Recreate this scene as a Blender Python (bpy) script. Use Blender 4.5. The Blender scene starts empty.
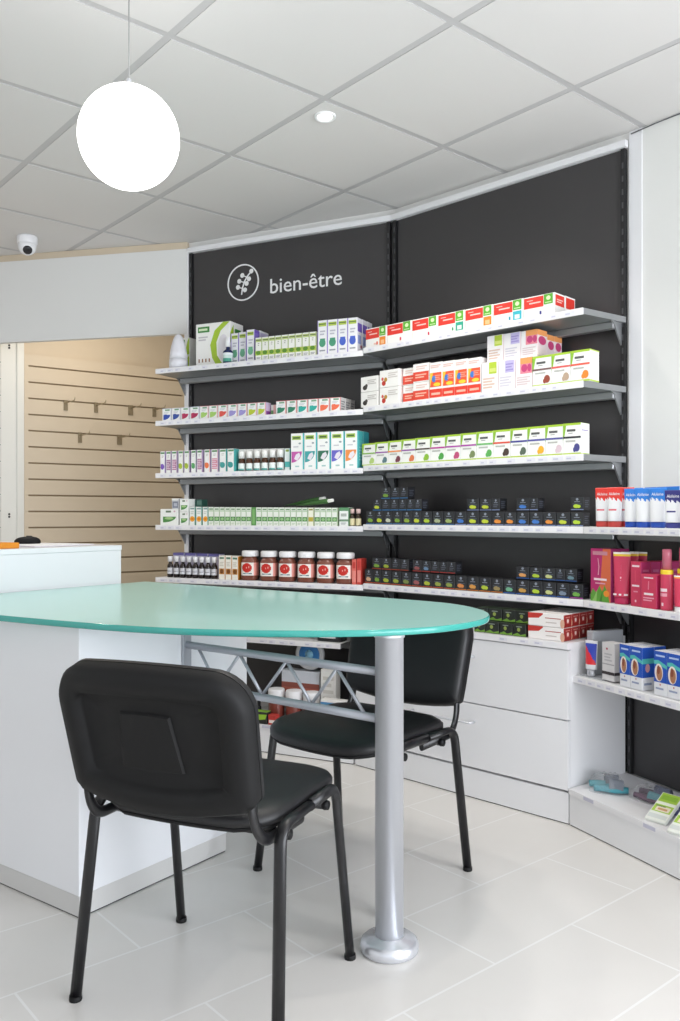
import bpy, bmesh, math, random
from mathutils import Vector, Matrix
random.seed(7)
PI = math.pi
C = bpy.context.scene.collection
SC = bpy.context.scene

# ------------------------------------------------------------------ materials
def lin(h):
    h = h.lstrip('#')
    out = []
    for i in (0, 2, 4):
        v = int(h[i:i+2], 16) / 255
        out.append(v / 12.92 if v <= .04045 else ((v + .055) / 1.055) ** 2.4)
    return (*out, 1)
_M = {}
def mat(col, rough=.5, metal=0, spec=.5, name=None, **kw):
    key = (col, rough, metal, spec, name)
    if key in _M: return _M[key]
    m = bpy.data.materials.new(name or 'paint_' + col.strip('#'))
    m.use_nodes = True
    b = m.node_tree.nodes['Principled BSDF']
    b.inputs['Base Color'].default_value = lin(col)
    b.inputs['Roughness'].default_value = rough
    b.inputs['Metallic'].default_value = metal
    b.inputs['Specular IOR Level'].default_value = spec
    for k, v in kw.items(): b.inputs[k.replace('_', ' ')].default_value = v
    _M[key] = m
    return m
def noise_bump(m, scale, strength, dist=.002, colvar=0):
    nt = m.node_tree; b = nt.nodes['Principled BSDF']
    tc = nt.nodes.new('ShaderNodeTexCoord'); n = nt.nodes.new('ShaderNodeTexNoise')
    n.inputs['Scale'].default_value = scale; n.inputs['Detail'].default_value = 4
    bp = nt.nodes.new('ShaderNodeBump'); bp.inputs['Strength'].default_value = strength; bp.inputs['Distance'].default_value = dist
    nt.links.new(tc.outputs['Object'], n.inputs['Vector']); nt.links.new(n.outputs['Fac'], bp.inputs['Height'])
    nt.links.new(bp.outputs['Normal'], b.inputs['Normal'])
    if colvar:
        base = b.inputs['Base Color'].default_value[:]
        mx = nt.nodes.new('ShaderNodeMix'); mx.data_type = 'RGBA'
        mx.inputs[6].default_value = base
        mx.inputs[7].default_value = [c * (1 - colvar) for c in base[:3]] + [1]
        nt.links.new(n.outputs['Fac'], mx.inputs[0]); nt.links.new(mx.outputs[2], b.inputs['Base Color'])
    return m

WHITE_LAM = mat('#ECECEE', .35, name='white_laminate')
WHITE_WALL = noise_bump(mat('#E9E9E6', .7, name='white_wall_paint'), 60, .05)
CEIL = noise_bump(mat('#DBD8D6', .9, name='ceiling_tile'), 220, .08, .001)
CEILBAR = mat('#C2C0C0', .6, name='ceiling_grid_metal')
PANEL = noise_bump(mat('#3D3B3C', .36, name='charcoal_panel'), 90, .04, .001)
POST = mat('#1B1B1D', .45, name='black_post_metal')
SHELFM = mat('#9A9C9E', .35, .6, name='grey_shelf_metal')
SHELFT = mat('#D9DADB', .4, name='white_shelf_top')
RAIL = mat('#EDECEE', .4, name='price_rail_white')
TAG = mat('#C9C8D8', .5, name='price_tag_print')
TAN = noise_bump(mat('#D6C7B0', .55, name='beech_slat_laminate'), 14, .02, .001, .05)
GROOVE = mat('#A08C6E', .7, name='slat_groove')
BLACKFAB = noise_bump(mat('#171719', .48, name='black_leatherette'), 420, .25, .001)
BLACKPL = noise_bump(mat('#0E0E0F', .6, 0, .3, name='black_plastic_shell'), 700, .25, .0006)
BLACKMET = mat('#161618', .32, name='black_leg_tube')
CHROME = mat('#D9DBE0', .3, .55, name='satin_aluminium')
CHROME2 = mat('#D2D4D9', .26, .6, name='polished_flange')
GLASS = mat('#ABDDD5', .28, name='aqua_frosted_glass', Coat_Weight=.35, Coat_Roughness=.08)
GLASSE = mat('#43A197', .12, name='aqua_glass_edge')
RAILM = mat('#B4B7BE', .34, .4, name='grey_truss_metal')
GREYPL = mat('#C9C8C6', .45, name='plinth_grey')

def brick_floor():
    m = bpy.data.materials.new('cream_floor_tile'); m.use_nodes = True
    nt = m.node_tree; b = nt.nodes['Principled BSDF']
    tc = nt.nodes.new('ShaderNodeTexCoord'); mp = nt.nodes.new('ShaderNodeMapping')
    br = nt.nodes.new('ShaderNodeTexBrick')
    br.offset = .5; br.offset_frequency = 2; br.squash = 1
    br.inputs['Scale'].default_value = 1
    br.inputs['Brick Width'].default_value = .63; br.inputs['Row Height'].default_value = .3148
    br.inputs['Mortar Size'].default_value = .0032; br.inputs['Mortar Smooth'].default_value = .1; br.inputs['Bias'].default_value = 0
    br.inputs['Color1'].default_value = lin('#DFDCD8'); br.inputs['Color2'].default_value = lin('#DCD9D5'); br.inputs['Mortar'].default_value = lin('#E9E8E6')
    nt.links.new(tc.outputs['UV'], br.inputs['Vector'])
    n = nt.nodes.new('ShaderNodeTexNoise'); n.inputs['Scale'].default_value = 5
    nt.links.new(tc.outputs['Object'], n.inputs['Vector'])
    mx = nt.nodes.new('ShaderNodeMix'); mx.data_type = 'RGBA'; mx.blend_type = 'MULTIPLY'; mx.inputs[7].default_value = (.94, .94, .94, 1)
    nt.links.new(n.outputs['Fac'], mx.inputs[0]); nt.links.new(br.outputs['Color'], mx.inputs[6])
    nt.links.new(mx.outputs[2], b.inputs['Base Color'])
    b.inputs['Roughness'].default_value = .26
    bp = nt.nodes.new('ShaderNodeBump'); bp.inputs['Strength'].default_value = .15; bp.inputs['Distance'].default_value = .001
    inv = nt.nodes.new('ShaderNodeMath'); inv.operation = 'SUBTRACT'; inv.inputs[0].default_value = 1
    nt.links.new(br.outputs['Fac'], inv.inputs[1]); nt.links.new(inv.outputs[0], bp.inputs['Height']); nt.links.new(bp.outputs['Normal'], b.inputs['Normal'])
    return m

# ------------------------------------------------------------------ mesh helpers
class MB:
    """collects polygons with a material each and links them as one mesh object"""
    def __init__(s): s.v = []; s.f = []; s.m = []; s.mats = []; s.sm = []
    def mi(s, m):
        if m not in s.mats: s.mats.append(m)
        return s.mats.index(m)
    def poly(s, pts, m, smooth=False):
        i = len(s.v); s.v += [tuple(p) for p in pts]; s.f.append(list(range(i, i + len(pts)))); s.m.append(s.mi(m)); s.sm.append(smooth)
    def mesh(s, verts, faces, m, smooth=False):
        i = len(s.v); s.v += [tuple(p) for p in verts]
        for k, f in enumerate(faces):
            s.f.append([i + a for a in f]); s.m.append(s.mi(m[k] if isinstance(m, list) else m)); s.sm.append(smooth)
    def box(s, x0, y0, z0, x1, y1, z1, m, T=None, bev=0):
        bm = bmesh.new(); bmesh.ops.create_cube(bm, size=1)
        for v in bm.verts:
            v.co = Vector((x0 + (v.co.x + .5) * (x1 - x0), y0 + (v.co.y + .5) * (y1 - y0), z0 + (v.co.z + .5) * (z1 - z0)))
        if bev: bmesh.ops.bevel(bm, geom=bm.edges[:], offset=bev, segments=1, affect='EDGES')
        if T: bm.transform(T)
        bm.verts.index_update()
        s.mesh([v.co for v in bm.verts], [[v.index for v in f.verts] for f in bm.faces], m); bm.free()
    def prism(s, pts, z0, z1, m, mside=None, mbot=None):
        n = len(pts)
        s.poly([(x, y, z1) for x, y in pts], m)
        s.poly([(x, y, z0) for x, y in reversed(pts)], mbot or m)
        for i in range(n):
            a, b = pts[i], pts[(i + 1) % n]
            s.poly([(a[0], a[1], z0), (b[0], b[1], z0), (b[0], b[1], z1), (a[0], a[1], z1)], mside or m)
    def tube(s, pts, r, m, n=10, caps=True, ry=None):
        pts = [Vector(p) for p in pts]; ry = ry or r
        rings = []; up = None
        for i, p in enumerate(pts):
            t = (pts[min(i + 1, len(pts) - 1)] - pts[max(i - 1, 0)]).normalized()
            if up is None:
                up = Vector((0, 0, 1)) if abs(t.z) < .9 else Vector((1, 0, 0))
            x = t.cross(up).normalized(); up = x.cross(t).normalized()
            rr = r[i] if isinstance(r, (list, tuple)) else r
            r2 = rr if isinstance(r, (list, tuple)) else ry
            rings.append([p + x * math.cos(2 * PI * k / n) * rr + up * math.sin(2 * PI * k / n) * r2 for k in range(n)])
        s.rings(rings, m, caps)
    def rings(s, rings, m, caps=True, smooth=True):
        n = len(rings[0]); V = [p for r in rings for p in r]; F = []
        for i in range(len(rings) - 1):
            for k in range(n):
                a = i * n + k; b = i * n + (k + 1) % n
                F.append([a, b, b + n, a + n])
        s.mesh(V, F, m, smooth)
        if caps:
            s.poly(list(reversed(rings[0])), m[0] if isinstance(m, list) else m); s.poly(rings[-1], m[-1] if isinstance(m, list) else m)
    def lathe(s, prof, m, n=24, fn=None, cx=0, cy=0, shape=None):
        """prof: (radius, z) list; fn(theta, z) -> material; shape(theta, r, z) -> (x, y)"""
        rings = []
        for r, z in prof:
            ring = []
            for k in range(n):
                th = 2 * PI * k / n
                x, y = shape(th, r, z) if shape else (r * math.sin(th), -r * math.cos(th))
                ring.append(Vector((cx + x, cy + y, z)))
            rings.append(ring)
        if fn:
            ms = []
            for i in range(len(prof) - 1):
                for k in range(n):
                    th = 2 * PI * (k + .5) / n
                    if th > PI: th -= 2 * PI
                    ms.append(fn(th, (prof[i][1] + prof[i + 1][1]) / 2))
            s.rings(rings, ms)
        else: s.rings(rings, m)
    def build(s, name, parent=None, weld=True):
        me = bpy.data.meshes.new(name); me.from_pydata(s.v, [], s.f)
        for m in s.mats: me.materials.append(m)
        me.polygons.foreach_set('material_index', s.m); me.polygons.foreach_set('use_smooth', s.sm)
        if weld:
            bm = bmesh.new(); bm.from_mesh(me); bmesh.ops.remove_doubles(bm, verts=bm.verts, dist=1e-6)
            bmesh.ops.recalc_face_normals(bm, faces=bm.faces[:]); bm.to_mesh(me); bm.free()
        me.update()
        o = bpy.data.objects.new(name, me); C.objects.link(o)
        if parent: o.parent = parent
        return o

def tag(o, label, cat, group=None):
    o['label'] = label; o['category'] = cat
    if group: o['group'] = group
    return o
def empty(name, loc=(0, 0, 0), rz=0):
    o = bpy.data.objects.new(name, None); C.objects.link(o); o.location = loc; o.rotation_euler = (0, 0, rz); o.empty_display_size = .05
    return o
def struct(o): o['kind'] = 'structure'; return o
def copy_tree(o, parent=None):
    c = o.copy(); C.objects.link(c)
    if parent: c.parent = parent
    for ch in list(o.children): copy_tree(ch, c)
    return c
_TX = {}
def text_geo(s):
    """flat text outline as (verts, faces), normalised to cap height ~1, starting at x=0"""
    if s in _TX: return _TX[s]
    cu = bpy.data.curves.new('txt', 'FONT'); cu.body = s; cu.size = 1; cu.resolution_u = 3
    o = bpy.data.objects.new('txt', cu); C.objects.link(o)
    bpy.context.view_layer.update()
    dg = bpy.context.evaluated_depsgraph_get()
    me = bpy.data.meshes.new_from_object(o.evaluated_get(dg))
    V = [(v.co.x, v.co.y) for v in me.vertices]; F = [list(p.vertices) for p in me.polygons]
    bpy.data.objects.remove(o); bpy.data.meshes.remove(me); bpy.data.curves.remove(cu)
    x0 = min(v[0] for v in V); x1 = max(v[0] for v in V)
    _TX[s] = ([(x - x0, y) for x, y in V], F, x1 - x0)
    return _TX[s]

# ------------------------------------------------------------------ camera
F_PX = 850.0; HY = 515.0; EYE = 1.10
cam = bpy.data.cameras.new('camera'); co = bpy.data.objects.new('camera', cam); C.objects.link(co)
co.location = (0, 0, EYE); co.rotation_euler = (PI / 2, 0, 0)
cam.sensor_fit = 'HORIZONTAL'; cam.sensor_width = 24; cam.lens = F_PX / 680 * 24
cam.shift_y = (HY - 510.5) / 680
cam.clip_start = .05
SC.camera = co
CEILZ = 2.55

# ------------------------------------------------------------------ room shell
AX = Vector((.765, .644)); BX = Vector((-.644, .765))      # the tile directions of floor and ceiling
mb = MB(); FL = brick_floor()
mb.poly([(-4, -3, 0), (4, -3, 0), (4, 7.5, 0), (-4, 7.5, 0)], FL)
mb.poly([(-4, -3, -.1), (-4, 7.5, -.1), (4, 7.5, -.1), (4, -3, -.1)], FL)
fl = struct(mb.build('floor', weld=False))
uv = fl.data.uv_layers.new(name='tiles')
for lp in fl.data.loops:
    p = fl.data.vertices[lp.vertex_index].co
    a = p.x * AX.x + p.y * AX.y; b = p.x * BX.x + p.y * BX.y
    uv.data[lp.index].uv = (a - 1.632 + 6.3 + .315, b - 1.348 + 6.296)

mb = MB()
O2 = Vector((.332, 2.5)); T = .6017; HB = .0135
for i in range(-9, 11):
    for j in range(-9, 11):
        c = O2 + AX * (i + .5) * T + BX * (j + .5) * T
        if not (-4.2 < c.x < 4.2 and -3.2 < c.y < 7.8): continue
        h = T / 2 - HB
        q = [c + AX * sx * h + BX * sy * h for sx, sy in ((-1, -1), (-1, 1), (1, 1), (1, -1))]
        q2 = [c + AX * sx * T / 2 + BX * sy * T / 2 for sx, sy in ((-1, -1), (-1, 1), (1, 1), (1, -1))]
        mb.poly([(p.x, p.y, CEILZ) for p in q], CEIL)
        for k in range(4):
            a, b = q[k], q[(k + 1) % 4]; a2, b2 = q2[k], q2[(k + 1) % 4]
            mb.poly([(a.x, a.y, CEILZ), (a.x, a.y, CEILZ + .002), (b.x, b.y, CEILZ + .002), (b.x, b.y, CEILZ)], CEILBAR)
            mb.poly([(a.x, a.y, CEILZ + .002), (a2.x, a2.y, CEILZ + .002), (b2.x, b2.y, CEILZ + .002), (b.x, b.y, CEILZ + .002)], CEILBAR)
mb.box(-4.3, -3.3, CEILZ + .02, 4.3, 7.9, CEILZ + .1, CEIL)
struct(mb.build('ceiling', weld=False))

# bays of the shelving wall: p = back right corner, d = towards the back left, n = into the wall
class Bay:
    def __init__(s, p, ang, L):
        s.d = Vector((-math.sin(math.radians(ang)), math.cos(math.radians(ang)))); s.n = Vector((math.cos(math.radians(ang)), math.sin(math.radians(ang))))
        s.p = Vector(p); s.L = L; s.rz = math.atan2(-s.d.y, -s.d.x)
    def at(s, t, q): return s.p + s.d * t - s.n * q
    def along(s, px, q):                      # where the photo's column px meets the plane q in front of the wall
        k = (px - 340) / F_PX; o = s.p - s.n * q
        return (k * o.y - o.x) / (s.d.x - k * s.d.y)
P12 = Vector((.25, 4.02))
b2 = Bay((0, 0), 46, 1.165); b2.p = P12 - b2.d * 1.165
P23 = b2.p.copy()
b1 = Bay(P12, 64.7, 1.158)
b3 = Bay((0, 0), 24.5, 1.25); b3.p = P23 - b3.d * 1.25
DEP = .25
def bis(ba, bb): return (ba.n + bb.n).normalized()
def corner(P, ba, bb, q):                     # the point where two neighbouring bays meet, q in front of the wall
    b = bis(ba, bb); return P - b * (q / b.dot(ba.n))
ZR = {1: 1.847, 2: 1.584, 3: 1.32, 4: 1.057, 5: .793, 6: .527}
Z1 = {k: v - (.010 if k < 4 else .008) for k, v in ZR.items()}          # the lettered bay's shelves hang a touch lower

def slab(bay, t0, t1, q0, q1, z0, z1, m, mbx=None):
    mbx = mbx or MB()
    mbx.prism([tuple(bay.at(t0, q0)), tuple(bay.at(t0, q1)), tuple(bay.at(t1, q1)), tuple(bay.at(t1, q0))], z0, z1, m)
    return mbx
# wall behind the bays
for bay, nm in ((b1, 'wall_back'), (b2, 'wall_corner')):
    struct(slab(bay, -.03, bay.L + .03, -.10, -.016, 0, CEILZ, WHITE_WALL).build(nm))
mb = slab(b3, -.1, b3.L, -.10, -.012, 0, 1.05, WHITE_WALL)
wr = Vector((.669, -.743)); wn_ = Vector((.743, .669)); wp = P23 + wn_ * .012
mb.prism([tuple(wp), tuple(wp + wr * 2.12), tuple(wp + wr * 2.12 + wn_ * .09), tuple(wp + wn_ * .09)], 0, CEILZ, WHITE_WALL)
struct(mb.build('wall_right'))
e = b3.at(-.1, -.05)
mb = MB()
mb.box(2.5, -2.5, 0, 2.58, 1.9, .06, WHITE_WALL); mb.box(2.5, -2.5, 2.45, 2.58, 1.9, CEILZ, WHITE_WALL)
mb.box(2.5, 1.45, .06, 2.58, 1.9, 2.45, WHITE_WALL); mb.box(2.5, -2.5, .06, 2.58, -2.35, 2.45, WHITE_WALL)
struct(mb.build('wall_side'))
mb = MB(); mb.box(-3.3, -2.5, 0, -3.2, 7.2, CEILZ, WHITE_WALL); struct(mb.build('wall_left'))
mb = MB(); mb.box(-3.3, 7.1, 0, 1.2, 7.2, CEILZ, WHITE_WALL); mb.box(-.62, 4.7, 0, -.5, 7.1, CEILZ, WHITE_WALL); struct(mb.build('wall_far'))
# shop front behind the camera: wall with a wide glazed opening
mb = MB()
mb.box(-3.3, -2.6, 0, 2.6, -2.5, .25, WHITE_WALL); mb.box(-3.3, -2.6, 2.45, 2.6, -2.5, CEILZ, WHITE_WALL)
mb.box(-3.3, -2.6, .25, -3.0, -2.5, 2.45, WHITE_WALL); mb.box(2.3, -2.6, .25, 2.6, -2.5, 2.45, WHITE_WALL)
struct(mb.build('wall_front'))
mb = MB()
for x in (-3.0, -1.25, .5, 2.24): mb.box(x, -2.58, .25, x + .06, -2.52, 2.45, CHROME)
mb.box(-3, -2.58, .25, 2.3, -2.52, .31, CHROME); mb.box(-3, -2.58, 2.39, 2.3, -2.52, 2.45, CHROME)
struct(mb.build('window_1'))
mb = MB()
for y in (-2.35, -1.1, .15, 1.39): mb.box(2.51, y, .06, 2.57, y + .06, 2.45, CHROME)
mb.box(2.51, -2.35, .06, 2.57, 1.45, .12, CHROME); mb.box(2.51, -2.35, 2.39, 2.57, 1.45, 2.45, CHROME)
struct(mb.build('window_2'))

def MB_trim3():
    m_ = MB(); a = P23 + wn_ * .006; m_.prism([tuple(a), tuple(a + wr * .052), tuple(a + wr * .052 + wn_ * .02), tuple(a + wn_ * .02)], 1.06, CEILZ - .001, WHITE_LAM); return m_
# white cornice above the panels, white end trims, shadow gap over the side wall
mb = MB()
for bay in (b1, b2):
    slab(bay, 0, bay.L, 0, .022, 2.487, 2.513, WHITE_LAM, mb)
struct(mb.build('trim_1'))
struct(slab(b1, b1.L, b1.L + .026, -.01, .014, 0, 2.513, WHITE_LAM).build('trim_2'))
struct(MB_trim3().build('trim_3'))
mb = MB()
mb.tube([(*(P23 + wr * (.012 + .1 * i) - wn_ * .0005), CEILZ - .003 - .012 * math.exp(-i * .9)) for i in range(12)], .0022, mat('#55555A', .7), 6)  # dark tube modelled as the shadow in the gap between wall and ceiling
tag(mb.build('ceiling_shadow_line'), 'thin dark tube as shadow line running along the ceiling edge above the white wall', 'shadow line')

# charcoal display panels
def display_backdrop(bay, t0, t1, z0, z1, label):
    root = empty('display_backdrop', (*bay.at((t0 + t1) / 2, 0), z0), bay.rz)
    mb = MB(); w = t1 - t0
    mb.box(-w / 2, 0, 0, w / 2, .012, z1 - z0, PANEL)
    mb.build('back_board', root)
    return tag(root, label, 'wall panel')
G = .030
pan1 = display_backdrop(b1, G, b1.L - G * .75, .16, 2.485, 'charcoal wall panel with white lettering and leaf emblem near the ceiling')
pan2 = display_backdrop(b2, G, b2.L - G, .6, 2.485, 'plain charcoal wall panel next to the white wall, no lettering')
pan3 = display_backdrop(b3, .02, b3.L - .029, .13, 1.045, 'low charcoal wall panel behind the tube shelves under the white wall')
# sign: emblem and lettering are marks on the panel
Wm = mat('#F2F2F2', .5, name='sign_white')
def p1local(px, z): # local coordinates on panel 1
    t = b1.along(px, 0); return ((G + b1.L - G * .75) / 2 - t, z - .16)
mb = MB(); V, Fc, wd = text_geo('bien-être')
x0, zt = p1local(270.5, 2.221); x1, _ = p1local(342, 2.221)
sx = (x1 - x0) / wd; sz = .107
mb.mesh([(x0 + x * sx, -.0035, zt + y * sz) for x, y in V], Fc, Wm)
mb.mesh([(x0 + x * sx, -.0005, zt + y * sz) for x, y in V], [f[::-1] for f in Fc], Wm)
mb.build('lettering', pan1)
mb = MB(); cx, cz = p1local(243.3, 2.296); R = .094; N = 48; th = .0068
ring = lambda r, y: [Vector((cx + r * math.cos(2 * PI * k / N), y, cz + r * math.sin(2 * PI * k / N))) for k in range(N)]
mb.rings([ring(R - th, -.0005), ring(R - th, -.0035), ring(R, -.0035), ring(R, -.0005)], Wm, caps=False, smooth=False)
def disc(c, r, m=Wm, n=16, y=-.0035): mb.poly([(c[0] + r * math.cos(2 * PI * k / n), y, c[1] + r * math.sin(2 * PI * k / n)) for k in range(n)], m)
stem = [(-.005 - .004, -.062), (-.004, -.03), (.006, 0), (.022, .025), (.042, .045)]
stem = [(cx + a, cz + b) for a, b in stem]
mb.tube([(a, -.002, b) for a, b in stem], .0035, Wm, 6)
for a, b in ((-.030, -.022), (.012, -.040), (-.022, .008), (.022, -.008), (-.004, .036), (.036, .014), (.050, .052)):
    disc((cx + a, cz + b), .0125)
    n = min(stem, key=lambda p: (p[0] - cx - a) ** 2 + (p[1] - cz - b) ** 2)
    mb.tube([(cx + a, -.002, cz + b), (n[0], -.002, n[1])], .003, Wm, 6)
mb.build('emblem', pan1)

# slotted posts
def post(P, bay, t, z0, z1, label):
    o = empty('slotted_post', (*bay.at(t, 0), z0), bay.rz); mb = MB(); w = .017
    mb.box(-w / 2, -.012, 0, w / 2, .010, z1 - z0, POST)
    z = .03; slot = mat('#4D4D50', .5, name='post_slot')
    while z < z1 - z0 - .03:
        mb.box(-.003, -.0128, z, .003, -.0118, z + .022, slot); z += .05
    mb.build('post_body', o)
    return tag(o, label, 'shelf post')
post(None, b1, b1.L - .012, .13, 2.485, 'black slotted post beside the white end trim near the slat wall')
post(None, b1, .019, .13, 2.485, 'black slotted post at corner, on the lettered panel side')
post(None, b2, b2.L - .019, .65, 2.485, 'black slotted post at corner, on the plain panel side')
post(None, b2, .016, .13, 2.485, 'tall black slotted post beside the white wall trim')
post(None, b3, b3.L - .018, .13, 1.06, 'short black slotted post behind the hand cream tube shelf')
# grey filler between the two corner posts
mb = MB(); mb.prism([tuple(b1.at(.010, -.004)), tuple(P12 - bis(b1, b2) * .004), tuple(b2.at(b2.L - .010, -.004)), tuple(P12 + bis(b1, b2) * .02)], .13, 2.485, PANEL)
struct(mb.build('trim_4'))

# ------------------------------------------------------------------ shelves
def shelf(bay, z, lc, rc, label, q=DEP, t0=None, t1=None, tags=True, lsq=0, bl=True, br=True):
    """lc / rc: neighbouring bay at the left / right end (mitred) or None"""
    root = empty('wall_shelf', (*bay.at(bay.L / 2, 0), z), bay.rz)
    org = bay.at(bay.L / 2, 0)
    def loc(p): r = Vector(p) - org; return (r.dot(-bay.d), r.dot(bay.n))
    fr = corner(bay.p, bay, rc, q) if rc else bay.at(t0 if t0 is not None else 0, q)
    br_ = corner(bay.p, bay, rc, .012) if rc else bay.at(t0 if t0 is not None else 0, .012)
    PL = bay.p + bay.d * bay.L
    fl_ = corner(PL, bay, lc, q) if lc else bay.at(t1 if t1 is not None else bay.L, q)
    bl_ = corner(PL, bay, lc, .012) if lc else bay.at(t1 if t1 is not None else bay.L, .012)
    pts = [loc(fl_), loc(fr), loc(br_), loc(bl_)]
    mb = MB(); mb.prism(pts, -.022, 0, SHELFT, SHELFM, SHELFM); mb.build('board', root)
    # price rail on the front edge
    xa, xb = pts[0][0] + .002, pts[1][0] - .002; y = pts[0][1]
    mb = MB(); mb.box(xa, y - .006, -.024, xb, y, .001, RAIL, bev=.0012)
    x = xa + .03
    while x < xb - .05:
        w = random.uniform(.03, .045)
        mb.box(x, y - .0066, -.019, x + w, y - .0058, -.005, mat('#E4E3EA', .5))
        mb.box(x + .004, y - .0070, -.016, x + w * .55, y - .0065, -.011, TAG)
        x += w + random.choice((.01, .02, .05))
    mb.build('price_rail', root)
    # back beam
    mb = MB(); mb.box(pts[3][0] + .02, -.075, -.05, pts[2][0] - .02, -.045, -.022, SHELFM, bev=.003); mb.build('back_beam', root)
    for flag, x in ((bl, pts[3][0] + .012), (br, pts[2][0] - .02)):
        if not flag: continue
        mb = MB(); th = .003
        P = [(-.013, -.002), (-.013, -.105), (-.075, -.03), (-.10, -.022), (-.10, -.002)]
        n = len(P)
        mb.poly([(x - th, a, b) for a, b in P], SHELFM); mb.poly([(x + th, a, b) for a, b in reversed(P)], SHELFM)
        for i in range(n):
            a, b = P[i], P[(i + 1) % n]; mb.poly([(x - th, *a), (x - th, *b), (x + th, *b), (x + th, *a)], SHELFM)
        mb.build('bracket', root)
    return tag(root, label, 'shelf', 'wall shelves of the display bays')
ORD = ['first', 'second', 'third', 'fourth', 'fifth', 'sixth', 'seventh', 'eighth', 'ninth', 'tenth', 'eleventh', 'twelfth', 'thirteenth', 'fourteenth', 'fifteenth', 'sixteenth', 'seventeenth', 'eighteenth', 'nineteenth', 'twentieth', 'twenty-first', 'twenty-second', 'twenty-third']
hold1 = {1: 'a white diffuser and slim cartons', 2: 'a row of squat colourful cartons', 3: 'amber bottles and five tall cartons', 4: 'a long row of slim green cartons', 5: 'white-lidded jars and dark bottles'}
hold2 = {1: 'seven long red-labelled cartons', 2: 'stacked red and white cartons', 3: 'fourteen lime-edged herbal cartons', 4: 'black cartons stacked three high', 5: 'black cartons above the drawer cabinet'}
# bay 1 meets bay 2 at its right end; bay 2 meets bay 1 at its left end and bay 3 at its right end
for r in range(1, 6):
    shelf(b1, Z1[r], None, b2, f'white-edged wall shelf holding {hold1[r]}', t1=b1.L + .032)
    shelf(b2, ZR[r], b1, b3, f'white-edged wall shelf holding {hold2[r]}')
shelf(b3, ZR[4], b2, None, 'white-edged side shelf holding red and blue hand cream tubes', t0=0, br=False)
shelf(b3, ZR[5], b2, None, 'white-edged side shelf holding pink cartons and spray bottles', t0=0, br=False)
t6 = b3.along(573, .30)
shelf(b3, ZR[6], None, None, 'white-edged lowest side shelf holding blue foot care cartons', q=.30, t0=0, t1=min(t6, b3.L - .03), br=False, bl=False)
ta, tb = b1.along(341, .25), b1.along(246, .25)
shelf(b1, .515, None, None, 'white-edged low wall shelf seen beneath the glass table', t0=max(ta, .06), t1=b1.L, bl=False, br=False)

# ------------------------------------------------------------------ cabinets and base decks
CB = .335                                                  # depth of the base units
def cab_front(bay): return CB
# bay 2 drawer cabinet
root = empty('drawer_cabinet', (*b2.at(b2.L / 2, 0), 0), b2.rz)
org = b2.at(b2.L / 2, 0)
def loc2(p): r = Vector(p) - org; return (r.dot(-b2.d), r.dot(b2.n))
fR = loc2(corner(P23, b2, b3, CB)); bR = loc2(corner(P23, b2, b3, .014)); fL = loc2(corner(P12, b2, b1, CB)); bL = loc2(corner(P12, b2, b1, .014))
mb = MB(); mb.prism([(fL[0] + .01, fL[1] + .018), (fR[0] - .001, fR[1] + .018), (bR[0] - .002, bR[1]), (bL[0] + .002, bL[1])], .117, .622, WHITE_LAM); mb.build('body', root)
mb = MB(); mb.prism([(fL[0] + .002, fL[1] - .004), (fR[0] - .002, fR[1] - .004), (bR[0] - .002, bR[1]), (bL[0] + .002, bL[1])], .622, .645, RAIL)
x = fL[0] + .05
while x < fR[0] - .08:
    mb.box(x, fL[1] - .0048, .628, x + .035, fL[1] - .0038, .639, mat('#E4E3EA', .5)); mb.box(x + .004, fL[1] - .0054, .631, x + .022, fL[1] - .0046, .636, TAG); x += random.choice((.06, .09, .14))
mb.build('worktop', root)
mb = MB(); mb.prism([(fL[0] + .01, fL[1] + .004), (fR[0] - .002, fR[1] + .004), (bR[0] - .002, bR[1]), (bL[0] + .002, bL[1])], .004, .112, WHITE_LAM)
mb.prism([(fL[0] + .01, fL[1] + .008), (fR[0] - .004, fR[1] + .008), (bR[0] - .004, bR[1]), (bL[0] + .004, bL[1])], 0, .004, POST)
mb.build('plinth', root)
for z0, z1, hz in ((.121, .366, .298), (.371, .618, .553)):
    mb = MB(); mb.box(fL[0] + .012, fL[1], z0, fR[0] - .001, fL[1] + .0178, z1, WHITE_LAM, bev=.001); dr = mb.build('drawer', root)
    mb = MB(); cxh = (fL[0] + fR[0]) / 2 - .03
    mb.tube([(cxh - .15, fL[1] + .002, hz), (cxh - .15, fL[1] - .026, hz), (cxh - .15 + .004, fL[1] - .03, hz), (cxh + .146, fL[1] - .03, hz), (cxh + .15, fL[1] - .026, hz), (cxh + .15, fL[1] + .002, hz)], .005, CHROME, 8)
    mb.build('handle', dr)
tag(root, 'white two-drawer base cabinet with bar handles under the plain panel', 'cabinet')

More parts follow.
